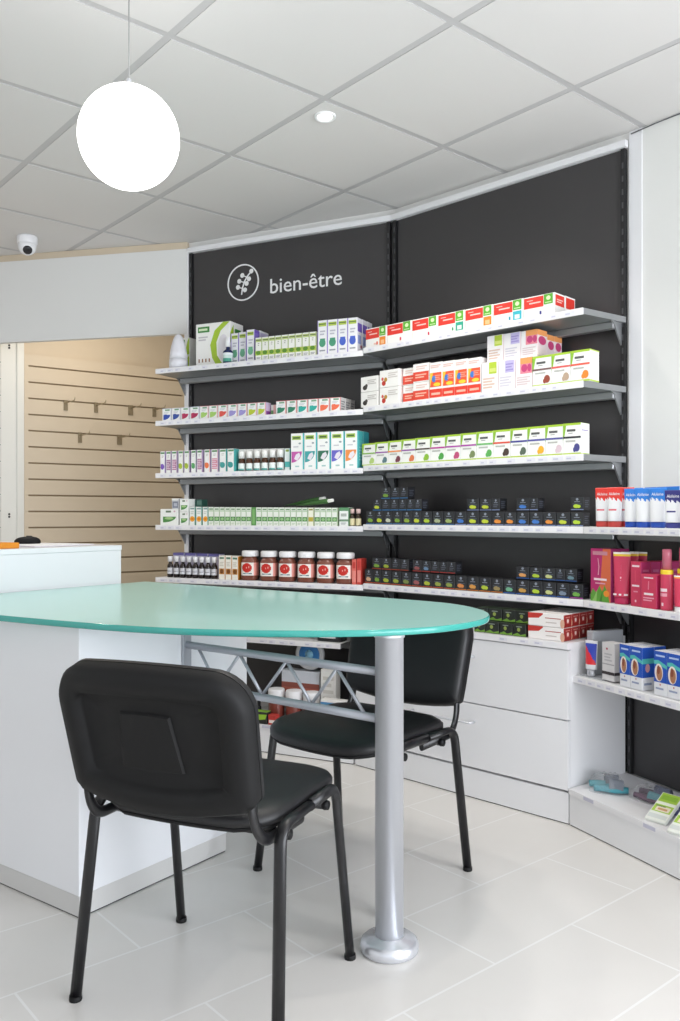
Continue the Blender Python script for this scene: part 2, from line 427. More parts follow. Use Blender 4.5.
def deck(bay, lc, rc, t0, t1, label, z=.13):
    root = empty('base_deck', (*bay.at(bay.L / 2, 0), 0), bay.rz); org = bay.at(bay.L / 2, 0)
    def loc(p): r = Vector(p) - org; return (r.dot(-bay.d), r.dot(bay.n))
    PL = bay.p + bay.d * bay.L
    pl = [loc(corner(PL, bay, lc, CB)), loc(corner(PL, bay, lc, .014))] if lc else [loc(bay.at(t1, CB)), loc(bay.at(t1, .014))]
    pr = [loc(corner(bay.p, bay, rc, CB)), loc(corner(bay.p, bay, rc, .014))] if rc else [loc(bay.at(t0, CB)), loc(bay.at(t0, .014))]
    mb = MB(); mb.prism([(pl[0][0] + .002, pl[0][1]), (pr[0][0] - .002, pr[0][1]), (pr[1][0] - .002, pr[1][1]), (pl[1][0] + .002, pl[1][1])], .112, z, RAIL); mb.build('deck_board', root)
    mb = MB(); mb.prism([(pl[0][0] + .002, pl[0][1] + .004), (pr[0][0] - .002, pr[0][1] + .004), (pr[1][0] - .002, pr[1][1]), (pl[1][0] + .002, pl[1][1])], .004, .112, WHITE_LAM)
    mb.prism([(pl[0][0] + .004, pl[0][1] + .008), (pr[0][0] - .004, pr[0][1] + .008), (pr[1][0] - .004, pr[1][1]), (pl[1][0] + .004, pl[1][1])], 0, .004, POST)
    mb.build('plinth', root)
    mb = MB(); x = pl[0][0] + .08
    while x < pr[0][0] - .1: mb.box(x, pl[0][1] - .0008, .115, x + .05, pl[0][1] + .0002, .127, TAG); x += .28
    mb.build('price_tags', root)
    return tag(root, label, 'base unit')
deck(b3, b2, None, 0, 0, 'low white base deck holding bagged sandals and green packets')
deck(b1, None, b2, 0, b1.L, 'low white base deck behind the far chair and table truss')
# ------------------------------------------------------------------ left recess: bulkhead, slat wall
hd = Vector((-.976, .217)); hn = Vector((.217, .976)); hp = Vector((-.812, 4.505))
mb = MB(); a = hp; b = hp + hd * 2.4
mb.prism([tuple(a), tuple(b), tuple(b + hn * .035), tuple(a + hn * .035)], 2.062, 2.512, mat('#E3E3E1', .6, name='bulkhead_white'))
mb.prism([tuple(a + hn * .006), tuple(b + hn * .006), tuple(b + hn * .035), tuple(a + hn * .035)], 2.512, CEILZ - .001, TAN)
struct(mb.build('wall_bulkhead'))
sd = Vector((.81, .5864)); sn = Vector((-.5864, .81)); sp = Vector((-1.955, 5.25)); SL = 1.09
def sl(t, q): return sp + sd * t - sn * q
root = empty('slat_wall', (*sp, 0), math.atan2(sd.y, sd.x))
mb = MB(); mb.box(0, 0, .1, SL, .01, 2.085, GROOVE); 
mb.box(0, -.016, .1, .025, 0, 2.095, TAN); mb.box(SL - .03, -.016, .1, SL + .03, 0, 2.095, TAN)
zg = 2.022
edges = [zg - .1 * k for k in range(20)]
zs = [2.095] + edges
for i in range(len(zs) - 1):
    mb.box(.025, -.016, zs[i + 1] + .005, SL - .03, 0, zs[i] - (.005 if i else 0), TAN)
mb.build('slat_board', root)
tag(root, 'beige slatted wall panel in the recess behind the counter', 'slat wall')
mb = MB(); a = sl(-1.2, -.02); b = sl(SL + .5, -.02); c = sl(SL + .5, -.1); d = sl(-1.2, -.1)
mb.prism([tuple(a), tuple(b), tuple(c), tuple(d)], 0, CEILZ, TAN); struct(mb.build('wall_recess'))
# pale pilaster with screw pairs, then a second slotted strip at the very edge
root = empty('wall_pilaster', (*sl(-.09, 0), 0), math.atan2(sd.y, sd.x))
mb = MB(); PW = mat('#E6E6E0', .5)
mb.box(-.052, -.018, 0, .045, .018, 2.2, PW); mb.box(.045, -.028, 0, .066, .018, 2.2, PW); mb.box(.066, -.02, 0, .088, .018, 2.2, PW)
mb.build('pilaster_board', root)
for z in (2.135, 1.105):
    for dz in (0, .016):
        mb = MB(); mb.lathe([(.0001, 0), (.006, 0), (.006, .004), (.0001, .005)], POST, 10); s = mb.build('screw', root); s.location = (.0, -.018, z - dz); s.rotation_euler = (PI / 2, 0, 0)
tag(root, 'narrow pale pilaster with dark screw pairs beside the slat wall', 'pilaster')
root = empty('slotted_edge_strip', (*sl(-.168, .02), 0), math.atan2(sd.y, sd.x))
mb = MB(); mb.box(-.05, -.01, 0, .0, .02, 2.2, PW); mb.box(.0, -.011, 0, .008, .02, 2.2, mat('#6E6A5E', .6))
for k in range(19): mb.box(.008, -.011, 2.022 - .1 * k, .024, .0, 2.028 - .1 * k, mat('#6E6A5E', .6))
mb.build('strip_body', root)
tag(root, 'dark notched edge strip beside the pale pilaster behind the counter', 'edge strip')
# slat wall hooks
HK = mat('#8F8168', .4, .3, name='hook_metal')
hooks = [(65.7, 1), (96, 1), (130.6, 1), (154.3, 1), (80, 3), (119.5, 3)]
for i, (px, k) in enumerate(hooks):
    kk = (px - 340) / F_PX; o = sp - sn * .018
    t = (kk * o.y - o.x) / (sd.x - kk * sd.y)
    zt = 2.022 - .1 * (2 if k == 1 else 4)
    root = empty('slat_hook', (*sl(t, .017), zt - .06), math.atan2(sd.y, sd.x))
    wd = .013 if i not in (2, 5) else .017
    mb = MB(); mb.box(-wd, -.004, 0, wd, 0, .066, HK, bev=.001); mb.build('back_plate', root)
    mb = MB(); mb.tube([(0, -.003, .045), (0, -.16, .047), (0, -.175, .052), (0, -.18, .064)], .003, mat('#B9AB90', .35, .5), 6); mb.build('arm', root)
    tag(root, f'empty metal hook, {ORD[i] if i < 4 else ORD[i-4]} from the pilaster in the {"upper" if i < 4 else "lower"} hook row', 'hook', 'hooks on the slat wall')

# ------------------------------------------------------------------ counter, glass table
KX = Vector((-.709, 2.309)); U = Vector((.587, .81)); Vv = Vector((.81, -.587))
RZ = math.atan2(U.y, U.x)                                  # local x = U, local y = -V
def L(u, v): return (u, -v)
CW = mat('#E4E5E8', .3, name='counter_white')
root = empty('counter_pedestal', (*KX, 0), RZ)
mb = MB(); mb.box(0, 0, .062, .582, .868, .798, CW, bev=.0015); mb.build('body', root)
mb = MB(); mb.box(.004, .004, .004, .578, .868, .062, GREYPL); mb.box(.006, .006, 0, .576, .868, .004, POST); mb.build('plinth', root)
tag(root, 'white counter pedestal block supporting the aqua glass table', 'counter')
root = empty('rear_pedestal', (*KX, 0), RZ)
mb = MB(); mb.box(.62, .30, .062, 1.0066, .866, .798, CW, bev=.0015); mb.build('body', root)
mb = MB(); mb.box(.624, .304, .0, 1.002, .862, .062, GREYPL); mb.build('plinth', root)
tag(root, 'white rear pedestal under the straight far edge of the glass table', 'counter')
root = empty('raised_counter', (*KX, 0), RZ)
mb = MB(); mb.box(0, .874, .06, .868, 1.75, .9545, CW, bev=.0015); mb.build('body', root)
mb = MB(); mb.box(-.002, .872, .955, .870, 1.752, .975, CW, bev=.001); mb.build('worktop', root)
mb = MB(); mb.box(.01, .88, 0, .87, 1.74, .06, GREYPL); mb.build('plinth', root)
tag(root, 'taller white reception counter with papers and mouse on top', 'counter')

# table: glass top, tubular leg, truss
root = empty('glass_table', (*KX, 0), RZ)
ctl = [(-.045, -.868), (-.075, -.55), (-.075, -.27), (-.02, .18), (.08, .475), (.242, .715), (.415, .85), (.60, .89), (.755, .855), (.88, .75), (.965, .60), (.99, .36), (.99, .10), (.99, -.40), (.99, -.868)]
def catmull(P, n=10):
    out = []
    for i in range(len(P) - 1):
        p0 = P[max(i - 1, 0)]; p1 = P[i]; p2 = P[i + 1]; p3 = P[min(i + 2, len(P) - 1)]
        for k in range(n):
            t = k / n
            out.append(tuple(.5 * (2 * p1[a] + (p2[a] - p0[a]) * t + (2 * p0[a] - 5 * p1[a] + 4 * p2[a] - p3[a]) * t * t + (3 * p1[a] - p0[a] - 3 * p2[a] + p3[a]) * t ** 3) for a in (0, 1)))
    return out + [P[-1]]
ol = [L(*p) for p in catmull(ctl)]
cxm = sum(p[0] for p in ol) / len(ol); cym = sum(p[1] for p in ol) / len(ol)
def ins(p, e):
    dx, dy = cxm - p[0], cym - p[1]; r = math.hypot(dx, dy); return (p[0] + dx / r * e, p[1] + dy / r * e)
ZT = .817; TH = .017
mb = MB()
il = [ins(p, .003) for p in ol]; n = len(ol)
mb.poly([(*p, ZT) for p in reversed(il)], GLASS); mb.poly([(*p, ZT - TH) for p in il], GLASS)
for i in range(n):
    j = (i + 1) % n
    mb.poly([(*ol[i], ZT - .003), (*ol[j], ZT - .003), (*il[j], ZT), (*il[i], ZT)], GLASSE, True)
    mb.poly([(*ol[i], ZT - TH + .003), (*ol[j], ZT - TH + .003), (*ol[j], ZT - .003), (*ol[i], ZT - .003)], GLASSE, True)
    mb.poly([(*il[i], ZT - TH), (*il[j], ZT - TH), (*ol[j], ZT - TH + .003), (*ol[i], ZT - TH + .003)], GLASSE, True)
mb.build('glass_top', root)
def uvof(X, Y): d = Vector((X, Y)) - KX; return d.dot(U), d.dot(Vv)
cu, cv = uvof(.1245, 2.149)
mb = MB(); mb.lathe([(.036, .03), (.036, ZT - TH - .008), (.039, ZT - TH - .008), (.039, ZT - TH)], CHROME, 40, cx=cu, cy=-cv); leg = mb.build('leg', root)
mb = MB(); mb.lathe([(.068, 0), (.0735, .004), (.0745, .014), (.072, .026), (.064, .033), (.040, .036), (.037, .040)], CHROME2, 48, cx=cu, cy=-cv); mb.build('base_flange', leg)
# truss between a flat bar on the pedestal and the leg
tr0 = (.392, .02); e0 = Vector((tr0[0], -tr0[1])); e1 = Vector((cu, -cv))
mb = MB(); mb.box(tr0[0] - .016, -.012, .30, tr0[0] + .016, -.001, ZT - TH - .002, RAILM, bev=.001); mb.build('end_bar', root)
zt_, zb_ = .700, .580
mb = MB(); mb.tube([(e0.x, e0.y + .01, zt_), (*(e1 - (e1 - e0).normalized() * .03), zt_)], .0115, RAILM, 12); mb.build('truss_rail', root)
mb = MB(); mb.tube([(e0.x, e0.y + .01, zb_), (*(e1 - (e1 - e0).normalized() * .03), zb_)], .0115, RAILM, 12); mb.build('truss_rail', root)
mb = MB(); dl = e1 - e0
fr = [.055, .165, .29, .41, .535, .655, .775, .895]
pts = [(*(e0 + dl * f), (zt_ - .006) if i % 2 == 0 else (zb_ + .006)) for i, f in enumerate(fr)]
for a, b in zip(pts, pts[1:]): mb.tube([a, b], .0048, RAILM, 8)
mb.build('truss_lattice', root)
tag(root, 'aqua frosted glass table with rounded end on a silver column leg', 'table')

# on the raised counter
def cloc(u, v, z): p = KX + U * u + Vv * v; return (p.x, p.y, z)
o = MB()
N = 16; rings = []
for z, s in ((0, .9), (.006, 1.0), (.014, .97), (.022, .85), (.028, .62), (.031, .3)):
    rings.append([Vector((math.cos(2 * PI * k / N) * .058 * s + (.008 * (1 - s)), math.sin(2 * PI * k / N) * .033 * s, z)) for k in range(N)])
o.rings(rings, BLACKPL); mouse = o.build('computer_mouse'); mouse.location = cloc(.745, -1.345, .975); mouse.rotation_euler = (0, 0, .05)
w = MB(); w.tube([(-.004, 0, .0315), (.020, 0, .0305)], .004, POST, 8); w.build('scroll_wheel', mouse)
tag(mouse, 'black rounded computer mouse on the white reception counter', 'computer mouse')
o = MB(); o.box(-.11, -.075, 0, .11, .075, .022, mat('#D98A1E', .5), bev=.003); o.box(-.10, -.066, .003, .112, .066, .019, mat('#F3F1EA', .7))
bk = o.build('orange_folder'); bk.location = cloc(.31, -.985, .975); bk.rotation_euler = (0, 0, RZ); tag(bk, 'orange folder lying at the edge of the white reception counter', 'folder')
o = MB()
for i in range(3): o.box(-.15 + i * .006, -.105, i * .0015, .15 + i * .004, .105, i * .0015 + .0014, mat(['#F4F2F6', '#CFC3CF', '#F6F6F8'][i], .6))
pp = o.build('paper_stack'); pp.location = cloc(.64, -1.06, .976); pp.rotation_euler = (0, 0, RZ + .1); tag(pp, 'loose white papers on the reception counter beside the folder', 'papers')

# ------------------------------------------------------------------ chairs
def rr_outline(W, H, rt, rb, bulge, crown, inset, W2=None):
    """rounded outline: half-width W at the top, W2 at the bottom, corner radii, bottom bulge, top crown"""
    W2 = W2 or W; pts = []
    w = W - inset; w2 = W2 - inset; h = H - inset; rt = max(rt - inset, .006); rb = max(rb - inset * .5, .004); z0 = inset
    def top(x): return crown * (1 - (x / W) ** 2)
    def bot(x): return -bulge * (1 - (x / W2) ** 2)
    n = 8
    for k in range(n + 1):                    # bottom edge left->right
        x = (w2 - rb) * (2 * k / n - 1); pts.append((x, z0 + bot(x)))
    for k in range(1, 5): a = -PI / 2 + k * PI / 8; pts.append((w2 - rb + rb * math.cos(a), z0 + rb + rb * math.sin(a)))
    for k in range(1, 6):
        f = k / 6; pts.append((w2 + (w - w2) * f, z0 + rb + (h - rt - z0 - rb) * f))
    for k in range(9): a = k * PI / 16; pts.append((w - rt + rt * math.cos(a), h - rt + rt * math.sin(a)))
    for k in range(1, n):
        x = (w - rt) * (1 - 2 * k / n); pts.append((x, h + top(x) - top(w - rt)))
    for k in range(9): a = PI / 2 + k * PI / 16; pts.append((-(w - rt) + rt * math.cos(a), h - rt + rt * math.sin(a)))
    for k in range(1, 6):
        f = 1 - k / 6; pts.append((-(w2 + (w - w2) * f), z0 + rb + (h - rt - z0 - rb) * f))
    for k in range(1, 5): a = PI + k * PI / 8; pts.append((-(w2 - rb) + rb * math.cos(a), z0 + rb + rb * math.sin(a)))
    return pts[:-1]
def bend(P, n=5, r=.05):
    """polyline with rounded inner corners"""
    P = [Vector(p) for p in P]; out = [P[0]]
    for i in range(1, len(P) - 1):
        a = (P[i - 1] - P[i]); b = (P[i + 1] - P[i]); rr = min(r, a.length * .49, b.length * .49)
        p0 = P[i] + a.normalized() * rr; p1 = P[i] + b.normalized() * rr
        for k in range(n + 1):
            t = k / n; out.append(p0 * (1 - t) ** 2 + P[i] * 2 * t * (1 - t) + p1 * t * t)
    return out + [P[-1]]
BH, BW, BZ0 = .285, .234, .513
def backmap(a, b, c):
    f = b / BH
    y = -.222 - .072 * f - c + .030 * (a / BW) ** 2
    return Vector((a, y, BZ0 + b - .012 * f * 0 - c * .25))
def make_chair(label):
    t = empty('visitor_chair')
    # backrest cushion
    O = lambda e: rr_outline(BW, BH, .085, .022, .030, .012, e, BW - .008)
    ctr = Vector((0, BH / 2 - .01))
    def ringb(e, c, s=1.0): return [backmap(ctr.x + (x - ctr.x) * s, ctr.y + (z - ctr.y) * s, c) for x, z in O(e)]
    mb = MB(); mb.rings([ringb(.05, -.016, .02), ringb(.05, -.015, .5), ringb(.05, -.012), ringb(.020, -.006), ringb(.006, .002), ringb(0, .013), ringb(0, .024)], BLACKFAB, caps=False)
    mb.poly(ringb(.05, -.016, .02), BLACKFAB)
    br = mb.build('backrest', t)
    mb = MB(); mb.rings([ringb(.001, .024), ringb(.001, .048), ringb(.010, .060), ringb(.030, .063), ringb(.056, .060), ringb(.060, .046), ringb(.066, .041), ringb(.075, .041, .5), ringb(.075, .042, .02)], BLACKPL, caps=False)
    mb.poly(ringb(.075, .042, .02), BLACKPL)
    sh = mb.build('back_shell', t)
    mb = MB()
    def rp(e, c): return [backmap(x, z, c) for x, z in [(-.062 + e, .19 - e), (-.078 + e, .068 + e * .4), (.0, .060 + e * .4), (.078 - e, .068 + e * .4), (.062 - e, .19 - e), (.02, .193 - e), (-.02, .193 - e)]]
    mb.rings([rp(0, .042), rp(.004, .0465)], BLACKPL, caps=False, smooth=False); mb.poly(rp(.004, .0465), BLACKPL)
    mb.build('grip_plate', sh)
    # seat: cushion and pan
    S = lambda e: rr_outline(.2235, .43, .125, .075, .018, .022, e, .2195)
    cs = Vector((0, .215))
    def rings_(e, z, s=1.0): 
        out = []
        for x, y in S(e):
            x = x * s; y = cs.y + (y - cs.y) * s
            drop = .014 * max(0, (y - .30) / .13) ** 2
            out.append(Vector((x, y - .190, z - drop)))
        return out
    mb = MB(); mb.rings([rings_(.008, .438), rings_(.0, .444), rings_(0, .457), rings_(.009, .467), rings_(.028, .472), rings_(.06, .473, .5), rings_(.06, .472, .02)], BLACKFAB, caps=False)
    mb.poly(rings_(.06, .472, .02), BLACKFAB); mb.build('seat', t)
    mb = MB(); mb.rings([rings_(.03, .425), rings_(.010, .429), rings_(.004, .438), rings_(.012, .4395)], BLACKPL); mb.build('seat_pan', t)
    # side frames: an inverted U of oval tube each side, split at the middle into two legs
    for s in (-1, 1):
        zt = .446
        full = bend([(s * .257, -.215, .006), (s * .238, -.165, zt), (s * .236, .128, zt), (s * .247, .196, .006)], 6, .042)
        mid = len(full) // 2
        midp = (full[mid - 1] + full[mid]) / 2
        for nm, pl in (('leg', full[:mid] + [midp]), ('leg', [midp] + full[mid:])):
            mb = MB(); mb.tube(pl, .0105, BLACKMET, 12, ry=.0145); lg = mb.build(nm, t)
            e = pl[0] if abs(pl[0].z) < .1 else pl[-1]
            mb = MB(); mb.lathe([(.0142, 0), (.0148, .003), (.0140, .012)], BLACKPL, 14, cx=e.x, cy=e.y); mb.build('foot_cap', lg)
        # back support tube
        mb = MB(); mb.tube(bend([(s * .2165, -.02, .416), (s * .214, -.190, .420), (s * .209, -.228, .465), (s * .206, -.238, .570)], 6, .045), .008, BLACKMET, 10, ry=.013); mb.build('back_support', t)
        mb = MB(); mb.lathe([(.0001, 0), (.011, .001), (.012, .006), (.011, .014), (.0001, .015)], BLACKPL, 12); bo = mb.build('bolt', t)
        bo.location = (s * .222, -.112, .412); bo.rotation_euler = (0, s * PI / 2, 0)
        b2o = bo.copy(); C.objects.link(b2o); b2o.parent = t; b2o.location = (s * .222, .088, .412)
    for y in (-.112, .088):
        mb = MB(); mb.tube([(-.232, y, .412), (.232, y, .412)], .009, BLACKMET, 10, ry=.011); mb.build('crossbar', t)
    return tag(t, label, 'chair')
ch = make_chair('black visitor chair in front of the glass table, its backrest towards the room')
ch['group'] = 'black visitor chairs at the table'
ch.location = (-.279, 2.025, 0); ch.rotation_euler = (0, 0, math.radians(-23))
c2 = copy_tree(ch); c2['label'] = 'black visitor chair on the far side, facing out behind the silver table column'
c2.location = (.060, 2.63, 0); c2.rotation_euler = (0, 0, math.radians(140.5))

# ------------------------------------------------------------------ lamps and ceiling fittings
gl = bpy.data.materials.new('lit_opal_globe'); gl.use_nodes = True
gb = gl.node_tree.nodes['Principled BSDF']; gb.inputs['Base Color'].default_value = (1, 1, 1, 1)
gb.inputs['Emission Color'].default_value = (1, .985, .96, 1); gb.inputs['Emission Strength'].default_value = 2.4
gx, gy, gz = -.5685, 2.29, 2.116; GR = .1345
root = empty('pendant_lamp', (gx, gy, gz))
mb = MB(); mb.lathe([(max(.0005, GR * math.sin(PI * k / 32)), -GR * math.cos(PI * k / 32)) for k in range(33)], gl, 48); mb.build('globe_shade', root)
mb = MB(); mb.tube([(0, 0, GR - .004), (0, 0, CEILZ - gz - .02)], .0016, mat('#9A9A9A', .5), 6); mb.build('cord', root)
mb = MB(); mb.lathe([(.007, GR - .004), (.007, GR + .022), (.003, GR + .026)], CHROME, 12); mb.build('collar', root)
mb = MB(); mb.lathe([(.045, CEILZ - gz - .022), (.05, CEILZ - gz - .018), (.05, CEILZ - gz - .001)], mat('#F0F0F0', .5), 20); mb.build('ceiling_rose', root)
tag(root, 'glowing white globe pendant lamp hanging from the ceiling on a thin cord', 'lamp')
root = empty('recessed_downlight', (-.054, 3.09, CEILZ))
mb = MB(); mb.lathe([(.028, .003), (.030, -.006), (.036, -.008), (.040, -.004), (.0405, .001)], mat('#F2F2F2', .35), 32); mb.build('trim_ring', root)
le = bpy.data.materials.new('lit_spot_lens'); le.use_nodes = True
lb = le.node_tree.nodes['Principled BSDF']; lb.inputs['Emission Color'].default_value = (1, .95, .88, 1); lb.inputs['Emission Strength'].default_value = 2.5
mb = MB(); mb.lathe([(.0005, -.002), (.027, -.002), (.028, .002)], le, 24); mb.build('lens', root)
tag(root, 'small round recessed downlight in a ceiling tile', 'downlight')
root = empty('dome_camera', (-1.63, 4.43, CEILZ))
W1 = mat('#EFEFF2', .35)
mb = MB(); mb.lathe([(.050, 0), (.052, -.006), (.051, -.034), (.047, -.040)], W1, 32); mb.build('mount_base', root)
mb = MB(); mb.lathe([(.047, -.036)] + [(.046 * math.cos(a), -.05 - .046 * math.sin(a)) for a in [i * PI / 2 / 10 for i in range(11)]], W1, 32); eye = mb.build('eyeball', root)
mb = MB(); mb.lathe([(.0005, .002), (.012, .003), (.0225, 0), (.024, -.006)], mat('#2A2A2E', .15), 24); ln = mb.build('lens', eye); ln.location = Vector((.013, -.030, -.050 - .030)); ln.rotation_euler = Vector((.013, -.030, -.030)).to_track_quat('Z', 'Y').to_euler()
tag(root, 'white dome security camera on the ceiling above the bulkhead', 'security camera')

# ------------------------------------------------------------------ light
WB, WR = 11, 152
wd = bpy.data.worlds.new('daylight'); SC.world = wd; wd.use_nodes = True
bg = wd.node_tree.nodes['Background']; bg.inputs[0].default_value = (.86, .92, 1, 1); bg.inputs[1].default_value = .8
def area(name, loc, target, sx, sy, power, col=(1, 1, 1), spread=PI):
    l = bpy.data.lights.new(name, 'AREA'); l.shape = 'RECTANGLE'; l.size = sx; l.size_y = sy; l.energy = power; l.color = col; l.spread = spread
    o = bpy.data.objects.new(name, l); C.objects.link(o); o.location = loc
    o.rotation_euler = (Vector(target) - Vector(loc)).to_track_quat('-Z', 'Y').to_euler(); return o
area('window_daylight', (-.35, -2.48, 1.4), (-.35, 0, 1.35), 5.2, 2.1, WB, (.95, .97, 1))
area('shopfront_daylight', (2.47, -.45, 1.02), (0, .25, .72), 3.7, 1.8, WR, (.90, .94, 1))
def spot(name, loc, power, col, ang=120, r=.04):
    l = bpy.data.lights.new(name, 'SPOT'); l.energy = power; l.color = col; l.spot_size = math.radians(ang); l.spot_blend = .8; l.shadow_soft_size = r
    o = bpy.data.objects.new(name, l); C.objects.link(o); o.location = loc; return o
spot('downlight_and_fill_spot', (-.054, 3.09, CEILZ - .012), 22, (1, .95, .88))
for i, (x, y) in enumerate(((1.2, 1.5), (-1.75, 3.75), (.45, 2.45), (.35, 3.2))): spot('downlight_and_fill_spot', (x, y, CEILZ - .012), 36 if i == 1 else 20, (1, .95, .88))  # added fill spots without fittings, brightening floor, header and shelves
area('recess_lamp', (-1.35, 4.95, CEILZ - .012), (-1.35, 4.95, 0), .5, .5, 5.2, (1, .90, .77))
vs = SC.view_settings; vs.view_transform = 'Standard'; vs.look = 'None'; vs.gamma = 1; vs.use_curve_mapping = False; vs.exposure = .25
SC.display_settings.display_device = 'sRGB'

# ------------------------------------------------------------------ product helpers
def carton_mesh(w, d, h, body, front=(), side=(), top=None, sidecol=None, left=()):
    mb = MB(); body_m = mat(body, .45); tm = mat(top, .45) if top else body_m; sm_ = mat(sidecol, .45) if sidecol else body_m
    b = min(.0012, w * .03)
    x0, x1, y0, y1 = -w / 2, w / 2, -d / 2, d / 2
    # chamfered box, sides in their own colours
    mb.poly([(x0 + b, y0, b), (x1 - b, y0, b), (x1 - b, y0, h - b), (x0 + b, y0, h - b)], body_m)
    mb.poly([(x1 - b, y1, b), (x0 + b, y1, b), (x0 + b, y1, h - b), (x1 - b, y1, h - b)], body_m)
    mb.poly([(x1, y0 + b, b), (x1, y1 - b, b), (x1, y1 - b, h - b), (x1, y0 + b, h - b)], sm_)
    mb.poly([(x0, y1 - b, b), (x0, y0 + b, b), (x0, y0 + b, h - b), (x0, y1 - b, h - b)], sm_)
    mb.poly([(x0 + b, y0 + b, h), (x1 - b, y0 + b, h), (x1 - b, y1 - b, h), (x0 + b, y1 - b, h)], tm)
    mb.poly([(x0 + b, y1 - b, 0), (x1 - b, y1 - b, 0), (x1 - b, y0 + b, 0), (x0 + b, y0 + b, 0)], body_m)
    for sx in (0, 1):
        xa, xb = (x0, x0 + b) if sx == 0 else (x1, x1 - b)
        for ya, yb in ((y0, y0 + b), (y1, y1 - b)):
            mb.poly([(xa, yb, b), (xb, ya, b), (xb, ya, h - b), (xa, yb, h - b)], sm_)
            for za, zb in ((0, b), (h, h - b)): mb.poly([(xb, yb, za), (xa, yb, zb), (xb, ya, zb)], body_m)
        for za, zb in ((0, b), (h, h - b)): mb.poly([(xa, y0 + b, zb), (xa, y1 - b, zb), (xb, y1 - b, za), (xb, y0 + b, za)], tm if za else sm_)
    for ya, yb in ((y0, y0 + b), (y1, y1 - b)):
        for za, zb in ((0, b), (h, h - b)): mb.poly([(x0 + b, ya, zb), (x1 - b, ya, zb), (x1 - b, yb, za), (x0 + b, yb, za)], tm if za else body_m)
    # printed marks
    def put(marks, fw, P):
        lift = .0003
        for mk in marks:
            k = mk[0]; polys = []
            if k == 'r': _, a, c, e, g, col = mk; polys = [[(a, c), (e, c), (e, g), (a, g)]]
            elif k == 'e': _, a, c, ru, rv, col = mk; polys = [[(a + ru * math.cos(2 * PI * i / 18), c + rv * math.sin(2 * PI * i / 18)) for i in range(18)]]
            elif k == 'q': # quarter bowl: flat top edge, round lower right
                _, a, c, e, g, col = mk
                polys = [[(a, g), (a, c + (g - c) * .15)] + [(a + (e - a) * math.sin(i * PI / 2 / 8), g - (g - c) * math.cos(i * PI / 2 / 8)) for i in range(0, 9)]]
            elif k == 'l':
                _, a, c, e, g, n, col = mk
                for i in range(n):
                    zz = g - (g - c) * (i + .5) / n; hh = (g - c) / n * .26
                    ee = a + (e - a) * (1 if i % 2 == 0 else .8)
                    polys.append([(a, zz - hh), (ee, zz - hh), (ee, zz + hh), (a, zz + hh)])
            elif k == 'p': _, pts, col = mk; polys = [pts]
            elif k == 't':
                _, a, c, wf, s, col = mk
                Vt, Ft, wt = text_geo(s); sc = wf * fw / wt
                mb.mesh([P(a * fw + x * sc, c * h + y * sc, lift) for x, y in Vt], Ft, mat(col, .45)); lift += .00012; continue
            for pl in polys: mb.poly([P(a * fw, c * h, lift) for a, c in pl], mat(col, .45))
            lift += .00012
    put(front, w, lambda a, z, e: (x0 + a, y0 - e, z))
    put(side, d, lambda a, z, e: (x1 + e, y0 + a, z))
    put(left, d, lambda a, z, e: (x0 - e, y1 - a, z))
    return mb
_CM = {}
def carton(name, w, d, h, **kw):
    return carton_mesh(w, d, h, **kw).build(name, weld=False)
def place(o, bay, t, q, z, rz=0):
    p = bay.at(t, q); o.location = (p.x, p.y, z); o.rotation_euler = (0, 0, bay.rz + rz); return o
def frac(bay, pa, pb, q):                     # position and width from two columns of the photo
    ta, tb = bay.along(pa, q), bay.along(pb, q); return (ta + tb) / 2, abs(ta - tb)
def yd(bay, t, q): return bay.at(t, q).y
SHN = {1: 'top shelf', 2: 'second shelf', 3: 'third shelf', 4: 'fourth shelf', 5: 'fifth shelf', 6: 'bottom shelf'}
BAYN = {b1: 'under the sign', b2: 'of plain bay', b3: 'of side bay'}
def where(bay, row): return f'{SHN[row]} {BAYN[bay]}'
def cart(bay, row, pa, pb, hpx, d, label, group=None, name='product_carton', inset=.012, z=None, wf=.965, cat='carton', rz=0, ref=None, **kw):
    q = DEP - inset
    t, w = frac(bay, pa, pb, q if ref is None else DEP - ref); h = hpx * yd(bay, t, q) / F_PX
    o = carton(name, w * wf, d, h, **kw)
    place(o, bay, t, q - d / 2, ((Z1 if bay is b1 else ZR)[row] if z is None else z) + .0006, rz)
    tag(o, label, cat, group); o['hh'] = h
    return o
def edges_to(starts, end): return list(zip(starts, starts[1:] + [end]))

# ------------------------------------------------------------------ products: lettered bay (b1)
GREY = '#9A9CA2'; PALE = '#F3F2EE'; INK = '#4B5560'
def frm(label):
    n = len(label.split()); assert 4 <= n <= 16, (n, label); return label
# top shelf
def diffuser():
    q = .20; t, w = frac(b1, 169, 188, q); root = empty('aroma_diffuser'); H = .178; M1 = mat('#E9E8EE', .4)
    mb = MB(); prof = [(.030, 0), (.046, .002), (.047, .03), (.0455, .05)]
    mb.lathe(prof, M1, 28); mb.build('base', root)
    mb = MB(); mb.lathe([(.0455, .0505), (.043, .08), (.038, .11), (.030, .14), (.021, .163), (.011, .175), (.001, .178)], M1, 28); mb.build('cover', root)
    place(root, b1, t, q, Z1[1] + .0006); tag(root, 'white egg-shaped diffuser standing at the slat wall end, top shelf under sign', 'diffuser')
diffuser()
LG = '#A9C83A'; DG = '#3F8A3C'
leaf = [('p', [(.62, .0), (.80, .02), (.62, .25), (.60, .55), (.72, .80), (.98, .99), (.80, 1.0), (.55, .82), (.42, .50), (.48, .2)], LG), ('e', .80, .42, .16, .30, '#E6E2E6'), ('r', .06, .80, .40, .93, DG), ('r', .09, .84, .34, .89, '#DDEBC8')]
